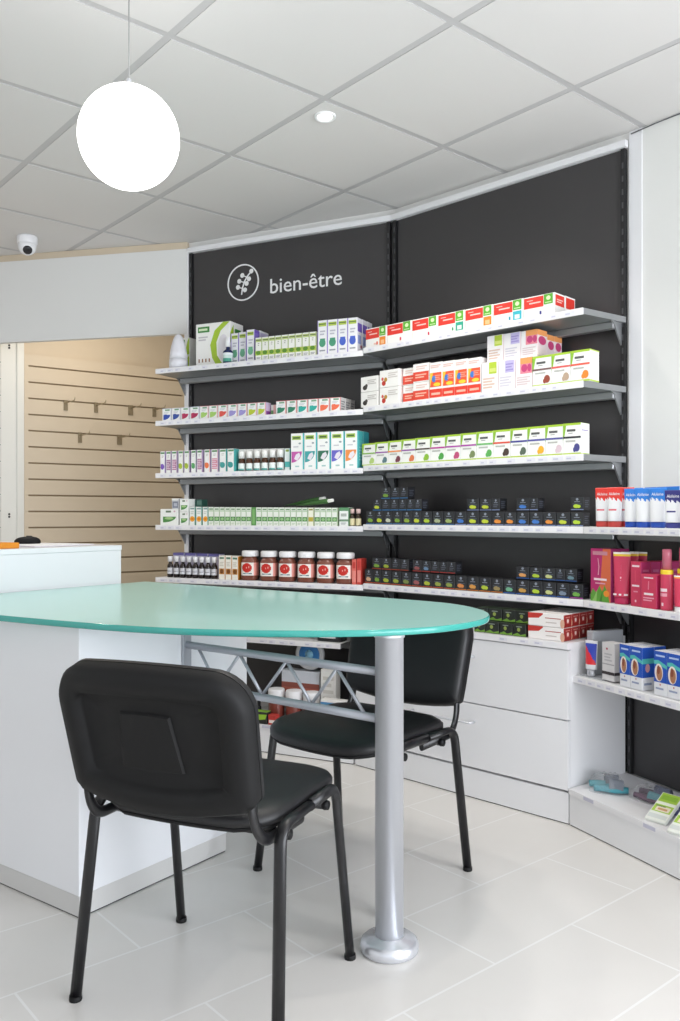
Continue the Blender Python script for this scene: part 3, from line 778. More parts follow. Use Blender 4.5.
cart(b1, 1, 192, 226.5, 44, .12, frm('largest white carton with lime leaf swoosh, on the top shelf under sign'), body='#F4F3EF', wf=1, inset=.064, ref=.03,
     front=leaf + [('l', .08, .60, .35, .72, 2, '#C9C5C9')] + [('r', .08 + .1 * i, .12, .115 + .1 * i, .20, '#9A6A4A') for i in range(4)],
     side=[('p', [(0, .75), (.25, .95), (.25, .72), (0, .5)], LG), ('r', .35, .70, .8, .86, DG), ('l', .3, .3, .8, .6, 4, GREY)], cat='carton', name='kit_carton')
hh = None
for k, (z0, hp) in enumerate(((0, 16.5), (1, 17))):
    o = cart(b1, 1, 178, 189.5, hp, .10, frm(('lower' if k == 0 else 'upper') + ' of two stacked white cartons half hidden by the diffuser, top shelf'), inset=.118, z=Z1[1] if k == 0 else Z1[1] + hh,
             body='#F1F0EA', front=[('r', .12, .62, .6, .88, DG), ('r', .2, .7, .5, .8, '#DDEBC8'), ('p', [(.7, 0), (1, 0), (1, 1), (.85, .8), (.72, .4)], LG)], name='kit_carton')
    hh = o['hh'] + .0012
def bottle(name, w, h, glass, label_c, cap_c, capfrac=.22, neck=.45, lab=(.1, .62), sh=.72, marks=None, n=20, capw=None):
    """bottle body with printed label, and a cap as its own part"""
    root = empty(name); r = w / 2; G_ = mat(glass, .15, name=None); LB = mat(label_c, .5)
    hb = h * (1 - capfrac)
    prof = [(r * .8, 0), (r, .003), (r, hb * lab[0])] + [(r, hb * (lab[0] + (lab[1] - lab[0]) * i / 8)) for i in range(1, 9)] + [(r, hb * sh), (r * .9, hb * (sh + .08)), (r * (neck + .15), hb * (sh + .16)), (r * neck, hb * (sh + .2)), (r * neck, hb)]
    def fn(th, z):
        f = z / hb
        if lab[0] < f < lab[1]:
            if marks:
                c = marks(th, (f - lab[0]) / (lab[1] - lab[0]))
                if c: return mat(c, .45)
            return LB
        return G_
    mb = MB(); mb.lathe(prof, None, n, fn); mb.build('body', root)
    rc = (capw or neck * 1.15) * r
    mb = MB(); mb.lathe([(rc, hb - .002), (rc, h - .002), (rc * .9, h)], mat(cap_c, .4), 16); mb.build('cap', root)
    return root
def bott(root, bay, row, px, q, label, cat='bottle', group=None, z=None):
    t = bay.along(px, q); place(root, bay, t, q, (Z1[row] if z is None else z) + .0006); return tag(root, label, cat, group)
o = bottle('dropper_bottle', .050, .130, '#1E2A55', '#CFE0DC', '#F2F2F2', .34, .40, (.12, .62), .66, lambda th, f: '#4FA38C' if f < .35 and abs(th) < 1.2 else ('#E8EEF0' if f > .7 else None))
bott(o, b1, 1, 228, .216, frm('cobalt blue dropper bottle with white cap, in front of the leaf kit carton'))
LIL = '#7C63C0'
def lilac_front(c): return [('r', .1, .82, .9, .93, '#B8CC58'), ('r', .1, .87, .9, .90, '#5B7A3A'), ('e', .5, .34, .34, .12, c), ('r', .25, .36, .78, .47, c), ('l', .25, .55, .8, .72, 2, '#C3C0CC'), ('l', .2, .08, .8, .16, 1, GREY), ('r', 0, 0, .06, 1, '#B9A6E6')]
for i, (a, b) in enumerate(((231, 238.5), (238.7, 246.3), (246.5, 254.5))):
    cart(b1, 1, a, b, 31.5 + i * .5, .05, frm(f'tall white and lilac carton, {ORD[i]} right of the dropper bottle, top shelf under sign'), 'lilac cartons beside the bottle', inset=.06 if i < 2 else .03,
         body='#F1F0F3', front=lilac_front('#6FB08C'), sidecol=LIL, side=[('r', .1, .1, .9, .9, '#8D76CF'), ('l', .2, .2, .8, .6, 5, '#CFC8EA')])
cart(b1, 1, 246.5, 254.5, 33, .08, frm('lilac carton half hidden behind the third lilac carton, top shelf under sign'), 'lilac cartons beside the bottle', inset=.085, ref=.03, body='#F1F0F3', sidecol='#E9E7EC', side=[('r', 0, 0, 1, .94, '#C5BBDD')])
def slim_green(): return [('r', .08, .80, .92, .94, '#C5D38A'), ('r', .08, .86, .92, .90, '#5B6E3A'), ('l', .38, .62, .62, .78, 2, '#B5B2A8'), ('r', .0, .22, 1, .42, '#B9CF4E'), ('e', .45, .33, .36, .09, '#5E8E2E'), ('l', .2, .06, .8, .16, 2, GREY), ('r', .93, 0, 1, 1, '#A8B86A')]
st = [255.3, 262, 268.7, 275, 281.6, 288.4, 295.4, 302.3, 309.4]
for i, (a, b) in enumerate(edges_to(st, 316.3)):
    cart(b1, 1, a, b, 23 + i * .12, .055, frm(f'slim white and lime carton, {ORD[i]} from the lilac cartons, top shelf under sign'), 'slim lime cartons on the top shelf', body='#F5F4EE', front=slim_green(), sidecol='#D9E0B8')
st = [317.6, 327.3, 337.7, 347.6]; cc = ['#4E9B7A', '#4E9B7A', '#4B67C8', '#4B67C8']
for i, (a, b) in enumerate(edges_to(st, 357.5)):
    cart(b1, 1, a, b, 34.5, .055, frm(f'tall lilac-edged carton with {"green" if i < 2 else "blue"} bowl print, {ORD[i]} after the nine slim lime cartons'), 'tall lilac-edged cartons on the top shelf', body='#F5F4F6', sidecol=LIL if i < 3 else '#EDEAF2',
         front=lilac_front(cc[i]), side=[('r', .05, .60, .95, .85, LIL), ('r', .1, .25, .7, .5, '#9AA8DC'), ('e', .75, .18, .15, .05, '#C0506A')])
for k in (1, 2):
    cart(b1, 1, 347.6, 357.5, 34.5, .055, frm(f'tall lilac-edged carton, {ORD[k - 1]} behind the last blue bowl carton, top shelf'), 'tall lilac-edged cartons on the top shelf', inset=.012 + .058 * k, ref=.012, body='#F5F4F6', sidecol='#EDEAF2',
         side=[('r', .05, .60, .95, .85, LIL), ('r', .1, .25, .7, .5, '#9AA8DC')])
# second shelf: squat cartons
def squat(c, edge): return [('r', .30, .80, .82, .93, '#7FA487'), ('q', .12, .08, .88, .48, c), ('r', .18, .40, .5, .52, c), ('r', .93, 0, 1, 1, edge), ('r', 0, .97, 1, 1, edge), ('l', .2, .58, .75, .74, 2, '#C9CCD2')]
st = [162, 171.7, 180.7, 189.7, 199.7, 208.7, 217.9, 227.8, 237.7, 247.4, 257]
cols = [('#2C4CA8', 'blue'), ('#33509E', 'blue'), ('#B02A55', 'crimson'), ('#B02A55', 'crimson'), ('#A5CC6A', 'pale green'), ('#A5CC6A', 'pale green'), ('#E0564C', 'red'), ('#9C93CF', 'lavender'), ('#9C93CF', 'lavender'), ('#B9C83A', 'lime'), ('#B9C83A', 'lime')]
for i, (a, b) in enumerate(edges_to(st, 266)):
    c, nm = cols[i]
    cart(b1, 2, a, b, 12.4 + .08 * i, .05, frm(f'squat white carton with {nm} print, {ORD[i]} from slat wall, second shelf under sign'), 'squat cartons on the second shelf', body='#F4F4F2', wf=.93, front=squat(c, '#E58A8C' if i > 3 else '#BFC6D8'), sidecol='#D9C3E0' if i == 10 else '#E8E4E4', side=[('r', .1, .05, .9, .35, '#8C3E9A')] if i == 10 else [])
cart(b1, 2, 271, 276, 11, .05, frm('squat carton pushed back between the lime and green cartons, second shelf under sign'), 'squat cartons on the second shelf', body='#EDE8E2', inset=.05, front=[('r', 0, .1, 1, .5, '#6BA368'), ('r', .5, 0, 1, 1, '#E9B9B4')])
st = [275.8, 286.5, 297, 308, 318.6, 330]; cols = [('#2E8063', 'dark green'), ('#2E8063', 'dark green'), ('#2FA79B', 'teal'), ('#2FA79B', 'teal'), ('#EE7150', 'orange'), ('#EE7150', 'orange')]
for i, (a, b) in enumerate(edges_to(st, 341)):
    c, nm = cols[i]
    cart(b1, 2, a, b, 13.4 + .08 * i, .05, frm(f'squat white carton with {nm} print, {ORD[6 - 1 - i]} from corner post, second shelf under sign'), 'squat cartons on the second shelf', body='#F4F4F2', wf=.94, front=squat(c, '#DE6C6C'), sidecol='#D6CDCB' if i < 5 else '#D9D7D6', side=[('l', .1, .1, .9, .8, 4, '#8E8C90')] if i == 5 else [])
for k in (1, 2):
    cart(b1, 2, 330, 341, 13.8, .05, frm(f'squat carton, {ORD[k - 1]} behind the last orange print carton, second shelf under sign'), 'squat cartons on the second shelf', inset=.012 + .053 * k, ref=.012, body='#F4F4F2', wf=.94, sidecol='#CFCDCC', side=[('l', .1, .1, .9, .8, 4, '#8E8C90')])
# third shelf
st = [(160.2, 165.2), (166, 171), (171.6, 177), (178.3, 183.2), (184.2, 189.2), (191, 196), (196.8, 202.2), (204.2, 210), (211.2, 218), (219.3, 226.4), (227.2, 234.4)]
cols = [('#7A55B5', 'violet', 0), ('#8E4E7E', 'plum', 1), ('#A65A8A', 'plum', 1), ('#A9BE3C', 'lime', 0), ('#A9BE3C', 'lime', 0), ('#5FA76B', 'green', 0), ('#A0527F', 'plum', 1), ('#EF7A48', 'orange', 0), ('#D67F95', 'pink', 1), ('#3E9C98', 'teal', 0), ('#3E9C98', 'teal', 0)]
for i, (a, b) in enumerate(st):
    c, nm, pat = cols[i]
    fr = [('r', .1, .88, .9, .96, '#5E8F62'), ('l', .3, .7, .7, .82, 2, '#C9C5C2'), ('r', .94, 0, 1, 1, c)]
    fr += [('r', .12, .14, .88, .60, c), ('l', .12, .16, .88, .58, 5, '#E9D2DE')] if pat else [('e', .45, .30, .38, .13, c), ('r', .1, .3, .5, .42, c)]
    cart(b1, 3, a, b, 22 + .1 * i, .045, frm(f'slim white carton with {nm} print, {ORD[i]} from slat wall, third shelf under sign'), 'slim cartons on the third shelf', body='#F4F3F1', wf=.96, front=fr, sidecol='#C9B7D6' if i < 9 else '#4FB3B0')
AMB = '#4A2A16'
for i in range(6):
    px = 241.8 + i * 7.7
    o = bottle('dropper_bottle', .0345, .098, AMB, '#E9EFEC', '#F1F0EC', .34, .78, (.07, .60), .66, lambda th, f: '#55A39B' if f < .3 and abs(th) < 1.3 else None, 16)
    bott(o, b1, 3, px, .218, frm(f'small amber bottle with white label, {ORD[i]} from the teal slim cartons, third shelf'), group='amber bottles on the third shelf')
    cart(b1, 3, px - 3.7, px + 3.8, 22.5, .04, frm(f'plain white carton behind amber bottle {["one","two","three","four","five","six"][i]} counted from the teal slim cartons'), 'white cartons behind the amber bottles', inset=.056, body='#F3F2EF', front=[('r', .25, .84, .8, .93, '#5E6A62'), ('r', .35, .68, .65, .77, '#8FA08F')])
cart(b1, 3, 284.5, 290.2, 22, .05, frm('pale teal carton squeezed between amber bottles and tall cartons, third shelf under sign'), body='#EDF3F1', inset=.03, front=[('r', .05, .15, .95, .4, '#4FAEAA'), ('r', .2, .85, .8, .95, '#8FA84A'), ('r', .9, 0, 1, 1, '#4FAEAA')], sidecol='#4FAEAA')
st = [290.6, 304, 317, 330.7, 344.6]; cols = [('#C659A8', 'magenta'), ('#3FA3A5', 'teal'), ('#2F6E55', 'dark green'), ('#6A66C8', 'violet'), ('#F0924A', 'orange')]
for i, (a, b) in enumerate(edges_to(st, 358.4)):
    c, nm = cols[i]
    cart(b1, 3, a, b, 36.6 + .3 * i, .06, frm(f'tall white and teal carton with {nm} quarter-bowl print, third shelf under sign'), 'tall teal-edged cartons on the third shelf', body='#F5F5F3',
         front=[('r', .10, .82, .78, .93, '#A9C658'), ('r', .18, .85, .7, .90, '#4F6E36'), ('q', .06, .20, .86, .50, c), ('p', [(.25, .3), (.5, .25), (.75, .38), (.65, .47), (.4, .42)], '#E9E2EA'), ('e', .7, .72, .1, .025, '#9BA5AA'), ('l', .2, .60, .6, .66, 1, '#C9C9CF'), ('r', .93, 0, 1, 1, '#55C0C4'), ('l', .35, .06, .65, .13, 1, '#A7C8C6')], sidecol='#4FB9BE', side=[('r', .1, .1, .9, .75, '#62C4C6'), ('l', .2, .2, .8, .6, 5, '#A9E2E0')])
cart(b1, 3, 344.6, 358.4, 37.5, .06, frm('tall teal-sided carton directly behind the orange quarter-bowl carton, third shelf'), 'tall teal-edged cartons on the third shelf', inset=.074, ref=.012, body='#F5F5F3', sidecol='#3FA9B2', top='#7FCFD0')
# fourth shelf
GRN = '#4E8F46'
bowl = [('r', .32, .78, .62, .90, '#6C7F66'), ('q', .16, .16, .90, .52, GRN), ('e', .5, .42, .25, .08, '#A9C98A'), ('e', .82, .85, .06, .06, '#D9B9C4')]
cart(b1, 4, 160, 178, 16, .08, frm('square white carton with green bowl print at the slat wall end, fourth shelf'), body='#F3F4F0', front=bowl, left=[('r', .0, 0, 1, 1, '#8E8A80')])
hs = 0
for k in range(2):
    o = cart(b1, 4, 179.5, 188.6, 13, .06, frm(f'{"lower" if k == 0 else "upper"} of two stacked white cartons with green bowls, fourth shelf under sign'), body='#F3F4F0', z=Z1[4] + hs, front=bowl); hs = o['hh'] + .001
cart(b1, 4, 171.8, 178.8, 10.5, .05, frm('little grey and white carton balanced on the square green-bowl carton, fourth shelf'), body='#C9CBD2', z=Z1[4] + 16 * 4.25 / 850 + .0012, inset=.02, front=[('r', 0, .8, 1, 1, '#EDEDEA'), ('r', .1, .1, .9, .7, '#7C8190'), ('r', .3, .25, .8, .55, '#B9BCC8')])
for i, (a, b) in enumerate(((189.3, 195.4), (196, 202), (202.6, 208.2))):
    cart(b1, 4, a, b, 18.3, .05, frm(f'slim white and yellow carton, {ORD[i]} right of the stacked bowl cartons, fourth shelf'), 'slim yellow cartons on the fourth shelf', body='#EFF1EC', front=[('r', .15, .86, .85, .95, '#8AA3A0'), ('l', .2, .6, .8, .78, 2, '#C9CFC6'), ('e', .5, .34, .42, .15, '#F2A92C'), ('r', .3, .28, .7, .4, '#E27F1E'), ('r', .9, 0, 1, 1, '#5FA39A')], sidecol='#7FA89A')
for i, (a, b) in enumerate(((190, 195.5), (196.2, 202))):
    cart(b1, 4, a, b, 25.5, .05, frm(f'dark green topped carton, {ORD[i]} one rising behind the slim yellow cartons'), 'dark green cartons behind the yellow ones', inset=.066, body='#2F5A4F', front=[('r', .1, .8, .9, .95, '#54776C')])
st = [208.3, 214, 219.6, 225, 230.3, 235.7, 241, 246.3]; st2 = [256, 261.8, 267.4, 273.2, 279, 284.8, 290.6, 296.4, 302]; st3 = [314.3, 320.2, 326, 331.8]
slims = edges_to(st, 251.3) + edges_to(st2, 307.6) + edges_to(st3, 337.4)
fr = [('r', .15, .85, .85, .93, '#7FA07A'), ('r', .1, .76, .9, .82, '#BFD3B4'), ('r', .08, .24, .92, .48, '#4C8B45'), ('e', .5, .36, .3, .08, '#9CC48A'), ('r', .94, 0, 1, 1, '#9DBB8E'), ('l', .2, .05, .8, .16, 2, '#B9C7B0')]
for i, (a, b) in enumerate(slims):
    cart(b1, 4, a, b, 18.2, .055, frm(f'slim white and green carton, {ORD[i]} after the yellow cartons, fourth shelf under sign'), 'slim green cartons on the fourth shelf', body='#EEF1E8', front=fr, sidecol='#C3D4B6')
cart(b1, 4, 251.5, 255.7, 18.2, .055, frm('slim carton turned to show its solid green side, amid the slim green row'), 'slim green cartons on the fourth shelf', body='#5E9A52', front=[('r', .2, .1, .8, .9, '#7FB36C')])
cart(b1, 4, 308, 313.7, 18.2, .055, frm('slim carton with yellowish print near the end of the slim green row'), 'slim green cartons on the fourth shelf', body='#EFEFDC', front=[('r', .08, .24, .92, .48, '#B7A63C'), ('r', .15, .85, .85, .93, '#8F8A3A')], sidecol='#8A9A4A')
# two green tubes with white caps lying across the slim cartons
for i, (pa, pb, dz, q1) in enumerate(((286, 325, .034, .165), (298, 333, .022, .238))):
    qa = .12 if i == 0 else .185; ta = b1.along(pa, qa); tb = b1.along(pb, q1)
    zt = Z1[4] + 18.2 * 3.95 / 850 + .012
    A = Vector((*b1.at(ta, qa), zt)); B = Vector((*b1.at(tb, q1), zt + dz))
    Ld = (B - A).length; root = empty('green_tube', A); root.rotation_euler = (B - A).to_track_quat('X', 'Z').to_euler()
    rings = [[Vector((x, math.cos(2 * PI * k / 18) * ry, math.sin(2 * PI * k / 18) * rz)) for k in range(18)] for x, ry, rz in ((0, .016, .001), (.012, .016, .003), (Ld * .4, .0145, .009), (Ld * .75, .0125, .0115), (Ld * .86, .011, .011), (Ld * .88, .007, .007))]
    mb = MB(); mb.rings(rings, mat('#3F6B34', .35)); mb.build('tube_body', root)
    mb = MB(); mb.rings([[Vector((x, math.cos(2 * PI * k / 14) * r, math.sin(2 * PI * k / 14) * r)) for k in range(14)] for x, r in ((Ld * .87, .008), (Ld * .88, .0085), (Ld, .0075))], mat('#ECECE6', .4)); mb.build('cap', root)
    tag(root, frm(f'{"longer" if i == 0 else "shorter"} of two dark green tubes with white caps lying across slim cartons'), 'tube', 'green tubes lying on the cartons')
cart(b1, 4, 339, 348.6, 18.5, .055, frm('white carton with broad green top near the corner post, fourth shelf under sign'), body='#EFF1EE', front=[('r', 0, .82, 1, 1, '#5E9468'), ('r', .2, .52, .8, .68, '#A9B0AA'), ('r', .0, .25, 1, .36, '#6F8F72'), ('l', .2, .08, .8, .2, 2, GREY)], sidecol='#4E7F58')
for i, px in enumerate((352.2, 358.4)):
    o = bottle('small_bottle', .026, .078, '#3A2E22', '#D9CFA6', '#D8B9B4', .24, .55, (.04, .58), .66, None, 16, capw=.8)
    bott(o, b1, 4, px, .215, frm(f'tiny dark bottle with beige label, {"farther from" if i == 0 else "nearer to"} the black cartons, fourth shelf'), group='tiny beige-labelled bottles')
# fifth shelf
for i in range(8):
    px = 170.3 + i * 6.3
    o = bottle('syrup_bottle', .0305, .106, '#231A18', '#D7D8DC', '#F0F0F2', .24, .5, (.22, .60), .70, lambda th, f: '#8A8D96' if .35 < f < .5 and abs(th) < .9 else None, 18, capw=.82)
    bott(o, b1, 5, px, .215, frm(f'dark bottle with white cap and pale label, {ORD[i]} from slat wall, fifth shelf'), group='dark white-capped bottles on the fifth shelf')
for i in range(4):
    a = 173 + i * 11.8
    cart(b1, 5, a, a + 11, 24, .05, frm(f'violet-topped carton, {ORD[i]} from slat wall, standing behind the dark bottles'), 'violet cartons behind the dark bottles', inset=.07, body='#C9C6DC', top='#7A74B0', front=[('r', 0, .9, 1, 1, '#6F69A8')])
for i, (a, b) in enumerate(((218.6, 225), (225.2, 231.6), (231.8, 238.2))):
    cart(b1, 5, a, b, 23.8, .06, frm(f'white and amber carton, {ORD[i]} after the dark bottles, fifth shelf under sign'), 'amber print cartons on the fifth shelf', body='#F3EFE4', front=[('r', .15, .86, .85, .94, '#5E7F6A'), ('r', .1, .22, .9, .46, '#C98A3A'), ('e', .5, .34, .3, .1, '#7A4A1E'), ('l', .2, .55, .8, .75, 3, '#D3CDBE')], sidecol='#C9862E')
def jar():
    root = empty('supplement_jar'); w, h = .087, .143; r = w / 2
    CON = mat('#7C4A3C', .22); LB = mat('#EFE9E2', .45); RED = mat('#C8281E', .4); PK = mat('#E79A90', .45); NV = mat('#3E6A7A', .45); LT = mat('#E9B8AE', .45)
    def shape(th, rr, z): # softly squared body
        c, s = math.sin(th), -math.cos(th); k = (abs(c) ** 4 + abs(s) ** 4) ** -.25; k = 1 + (k - 1) * .75 if z < .104 else 1 + (k - 1) * .1
        return rr * c * k, rr * s * k
    prof = [(r * .80, 0), (r * .90, .004), (r * .92, .012), (r * .92, .0235)] + [(r * .925, .024 + .062 * i / 26) for i in range(27)] + [(r * .92, .0865), (r * .90, .094), (r * .80, .102), (r * .74, .108), (r * .74, .114)]
    def fn(th, z):
        if not (.0238 < z < .0862): return CON
        x = th * r * .95; 
        if abs(th) > 1.9: return CON
        if (x + .004) ** 2 + (z - .061) ** 2 < .0235 ** 2:
            if abs((z - .062) - .25 * (x + .002)) < .0045 and abs(x + .002) < .012 and int((x + .1) / .0035) % 2 == 0: return LT
            return RED
        if x > .029: return PK
        if .031 < z < .036 and -.026 < x < .02: return NV if x > .008 or x < -.014 else mat('#9FB4B8', .45)
        return LB
    mb = MB(); mb.lathe(prof, None, 64, fn, shape=shape); mb.build('jar_body', root)
    mb = MB(); mb.lathe([(r * .80, .1145), (r * .93, .1150), (r * .945, .118), (r * .945, .137), (r * .88, .1415), (r * .80, .143)], mat('#EDEDEE', .4), 40); mb.build('lid', root)
    return root
j0 = jar()
for i, px in enumerate((250.3, 269.3, 287.8, 306.8, 326, 345.6)):
    o = j0 if i == 0 else copy_tree(j0)
    bott(o, b1, 5, px, .205, frm(f'white-lidded jar with red round label, {ORD[i]} after the amber cartons, fifth shelf'), 'jar', 'white-lidded jars on the fifth shelf')
    o.rotation_euler.z += .22
RP = '#D0443C'
for i, (a, b, ins_) in enumerate(((351.8, 356.3, .0), (356.8, 361.2, .006))):
    cart(b1, 5, a, b, 25 if i == 0 else 26, .06, frm(f'salmon red packet at the corner post end of fifth shelf, {"nearer" if i == 0 else "farther from"} the jars'), 'salmon packets beside the jars', body='#DC6A60' if i == 0 else '#C9473F', inset=.014, front=[('r', .1, .1, .9, .55, '#E48A80'), ('r', .2, .65, .8, .9, '#C23A34')], sidecol='#B8382F', cat='packet', name='product_packet')
# bottom shelf and deck seen under the table
cart(b1, 6, 317, 341, 46, .07, frm('black carton with yellow tab on the low shelf under the jars'), z=.516, inset=.03, body='#26272A', name='product_carton', front=[('r', .42, .85, .82, .92, '#E0A81E'), ('r', .60, .90, .66, .96, '#8A6A1E'), ('l', .1, .05, .95, .22, 2, '#E9E9EC')])
DK = .1306
cart(b1, 6, 281, 320, 50, .06, frm('white display carton with brown band behind small white-lidded jars, low deck'), z=DK, inset=.045, body='#C9CDD4', name='display_carton', front=[('r', 0, .55, 1, .76, '#8A4A3E'), ('r', 0, .60, 1, .66, '#A9604E'), ('l', .05, .1, .95, .5, 4, '#B9A9A0')])
mb = MB(); Rr = .073
dz_m = mat('#B9BABC', .4)
mb.lathe([(Rr * .98, -.012), (Rr, -.008), (Rr, .006), (Rr * .93, .010), (Rr * .74, .008)], dz_m, 40)
mb.lathe([(Rr * .74, .0081), (Rr * .70, .0095), (Rr * .30, .0095)], mat('#2F6FA8', .4), 40); mb.lathe([(Rr * .3, .0095), (.0005, .0098)], mat('#7FB4CF', .4), 24)
o = mb.build('round_tin'); q = .212; t = b1.along(308, q); hz = DK + 50 * 4.1 / 850
o.location = (*b1.at(t, q - .02), hz + Rr + .0012 - .0); o.rotation_euler = (PI / 2, 0, b1.rz)
tag(o, frm('round silver tin with blue face standing upright on the low white display carton'), 'tin')
def lowjar(px, q, w, h, label):
    root = empty('cream_jar'); r = w / 2
    mb = MB(); mb.lathe([(r * .9, 0), (r, .004), (r, h * .62), (r * .94, h * .66)], mat('#7A3A30', .3), 24); mb.build('jar_body', root)
    mb = MB(); mb.lathe([(r * .98, h * .66), (r * 1.03, h * .68), (r * 1.03, h * .97), (r * .97, h)], mat('#ECECEE', .4), 24); mb.build('lid', root)
    return bott(root, b1, 6, px, q, label, 'jar', 'small cream jars on the low deck', z=DK)
lowjar(276.5, .25, .076, .152, frm('small brown jar with white lid on low deck, farther from the far chair back'))
lowjar(294, .25, .076, .152, frm('small brown jar with white lid on low deck, middle of three'))
lowjar(311.5, .25, .074, .152, frm('small brown jar with white lid on low deck, beside white striped carton'))
cart(b1, 6, 320.5, 336, 56, .05, frm('tall plain white carton standing beside the tin display on the low deck'), z=DK, inset=.02, body='#E4E2DE', front=[('l', .15, .3, .85, .9, 5, '#C9C5BE')])
cart(b1, 6, 320, 345, 32, .045, frm('white carton with blue and brown stripes in front of the tall plain carton'), z=DK, inset=-.08, body='#E9E7E4', front=[('r', 0, .80, 1, .92, '#4F87B4'), ('r', 0, .64, 1, .72, '#8A4A3E'), ('l', .1, .2, .9, .5, 3, '#B9B4AE')])
cart(b1, 6, 252, 267, 12, .04, frm('lime and black flat packet on the low deck behind the near chair'), z=DK, inset=-.082, body='#2A2C2A', name='product_packet', cat='packet', front=[('p', [(0, .2), (.9, .4), (1, .8), (.3, .75)], '#9CC83A')], top='#7FA83A')
o = bottle('small_bottle', .024, .075, '#26262A', '#3E3E44', '#2A2A2E', .25, .6, (.1, .6), .7); bott(o, b1, 6, 259, .20, frm('tiny black bottle on the low deck behind the lime packet'), z=DK)
cart(b1, 6, 268, 276, 10, .034, frm('little red and white carton on the low deck below the small jars'), z=DK, inset=-.082, body='#B83A34', front=[('r', .1, .2, .9, .5, '#F0E2DC')])

# ------------------------------------------------------------------ products: plain bay (b2)
RD = '#E23A2E'; GN = '#5EAE2E'
st = [365.6, 387, 412, 438, 465.2, 493.4, 523.6]; sq = ['#F08A2E', None, None, '#2FA58A', '#F08A2E', '#35B6C8', None]; tick = ['#E05A3A', '#D8405A', '#C8405A', '#3E9A6A', None, '#35A0B8', '#3A3F8A']
NM = ['orange square', 'small red mark left of centre', 'small crimson mark right of centre', 'teal square', 'orange square', 'cyan square', 'small navy mark']
for i, (a, b) in enumerate(edges_to(st, 555)):
    fr = [('r', .01, .45, .64, .95, RD), ('l', .18, .62, .55, .74, 1, '#F6C9C2'), ('l', .1, .78, .3, .84, 1, '#F6C9C2'), ('r', .655, .52, .94, .98, GN), ('e', .80, .80, .07, .10, '#D9F0B8'), ('l', .70, .56, .9, .64, 1, '#CFE8AE')]
    if sq[i]: fr += [('r', .66, .04, .94, .46, sq[i]), ('r', .72, .1, .88, .3, '#DDE9E4' if i in (3, 5) else '#F7C08A')]
    if tick[i]: fr += [('r', .52 if i != 2 else .62, .10, .58 if i != 2 else .68, .26, tick[i])]
    if i == 0: fr += [('r', .40, .12, .5, .2, '#E9C0B0')]
    cart(b2, 1, a, b, 19.5 + i * .35, .075, frm(f'long white and red-labelled carton, {ORD[6 - i]} from white wall, top shelf of plain bay'), 'long red-labelled cartons on the top shelf', body='#F5F3F0', wf=.985, front=fr, side=[('r', .06, .42, .92, .92, RD), ('l', .2, .55, .8, .75, 2, '#F6C9C2')])
cart(b2, 1, 523.6, 555, 21.6, .075, frm('long red-labelled carton tucked behind the one nearest the white wall, top shelf'), 'long red-labelled cartons on the top shelf', inset=.09, ref=.012, body='#F5F3F0', wf=.985, side=[('r', .06, .42, .92, .92, RD)])
# second shelf
def stack(row, a, b, hp, d, lab, n=2, inset=.012, **kw):
    z = ZR[row]
    for k in range(n):
        o = cart(b2, row, a, b, hp, d, frm(f'{"lower" if k == 0 else "upper"} {lab}'), z=z, inset=inset, **kw); z += o['hh'] + .0012
stack(2, 360.5, 378.3, 15, .09, 'of two stacked white cartons with dark berry print, second shelf of plain bay', body='#F3F1EE', front=[('e', .25, .28, .13, .16, '#3A3432'), ('e', .33, .4, .08, .12, '#4A4440'), ('l', .4, .45, .9, .8, 3, '#C5C0BC')])
stack(2, 379.2, 399.5, 17.2, .09, 'of two stacked white cartons with red berry print, second shelf of plain bay', body='#F5F3F0', front=[('e', .22, .25, .10, .15, '#C0392E'), ('e', .32, .45, .08, .13, '#B88A3A'), ('e', .16, .5, .06, .1, '#D05A4A'), ('l', .45, .5, .92, .85, 3, '#D3CCC8')])
rwf = [('r', 0, .06, 1, .56, '#E04A36'), ('l', .15, .2, .85, .46, 2, '#F4B8A4'), ('l', .2, .66, .9, .9, 2, '#E6C9C2')]
stack(2, 400.2, 412.6, 17.2, .08, 'of two red-striped cartons right of the red berry cartons, second shelf, plain bay', body='#F5F2EF', front=rwf, inset=.03, ref=.012, sidecol='#E04A36')
stack(2, 412.8, 429, 18.4, .08, 'of two red-striped cartons beside the yellow and red carton row, second shelf', body='#F5F2EF', front=rwf, sidecol='#F0E9E6')
st = [429.4, 442.2, 454.6, 467.6]
for i, (a, b) in enumerate(edges_to(st, 481)):
    cart(b2, 2, a, b, 36.5, .08, frm(f'tall red and yellow carton, {ORD[i]} after the red-striped stacks, second shelf of plain bay'), 'red and yellow cartons on the second shelf', body='#F5F2EF', wf=.985,
         front=[('r', 0, 0, 1, .27, '#E2402E'), ('l', .15, .08, .85, .2, 1, '#F4B8A4'), ('r', 0, .0, 1, .04, '#F3D9D2'), ('r', .05, .33, .95, .72, '#EF5A34'), ('p', [(.05, .33), (.3, .72), (.05, .72)], '#F6C23A'), ('e', .36, .55, .17, .09, '#3F7ACB'), ('e', .6, .39, .28, .05, '#F9D23A'), ('l', .45, .5, .9, .66, 3, '#F7A08A'), ('l', .1, .84, .9, .94, 2, '#E8C3BC')])
def soft(c, k):
    if k == 0: return [('r', .46, .60, .92, .98, '#B7CF3A'), ('r', .5, .66, .88, .78, '#D5E07A'), ('l', .1, .12, .8, .5, 4, '#DDBFAE')]
    if k == 1: return [('r', .42, .58, .95, .98, '#C3B9E2'), ('l', .45, .62, .9, .9, 3, '#9F93CF'), ('l', .1, .12, .8, .48, 4, '#D5D0DC')]
    return [('r', .30, .80, 1, 1, '#F0A060'), ('r', .30, .48, 1, .80, '#E68A9A'), ('e', .55, .66, .18, .13, '#C8457A'), ('e', .85, .66, .12, .13, '#C8457A'), ('l', .1, .1, .9, .4, 4, '#DCC9CC')]
z2 = 0
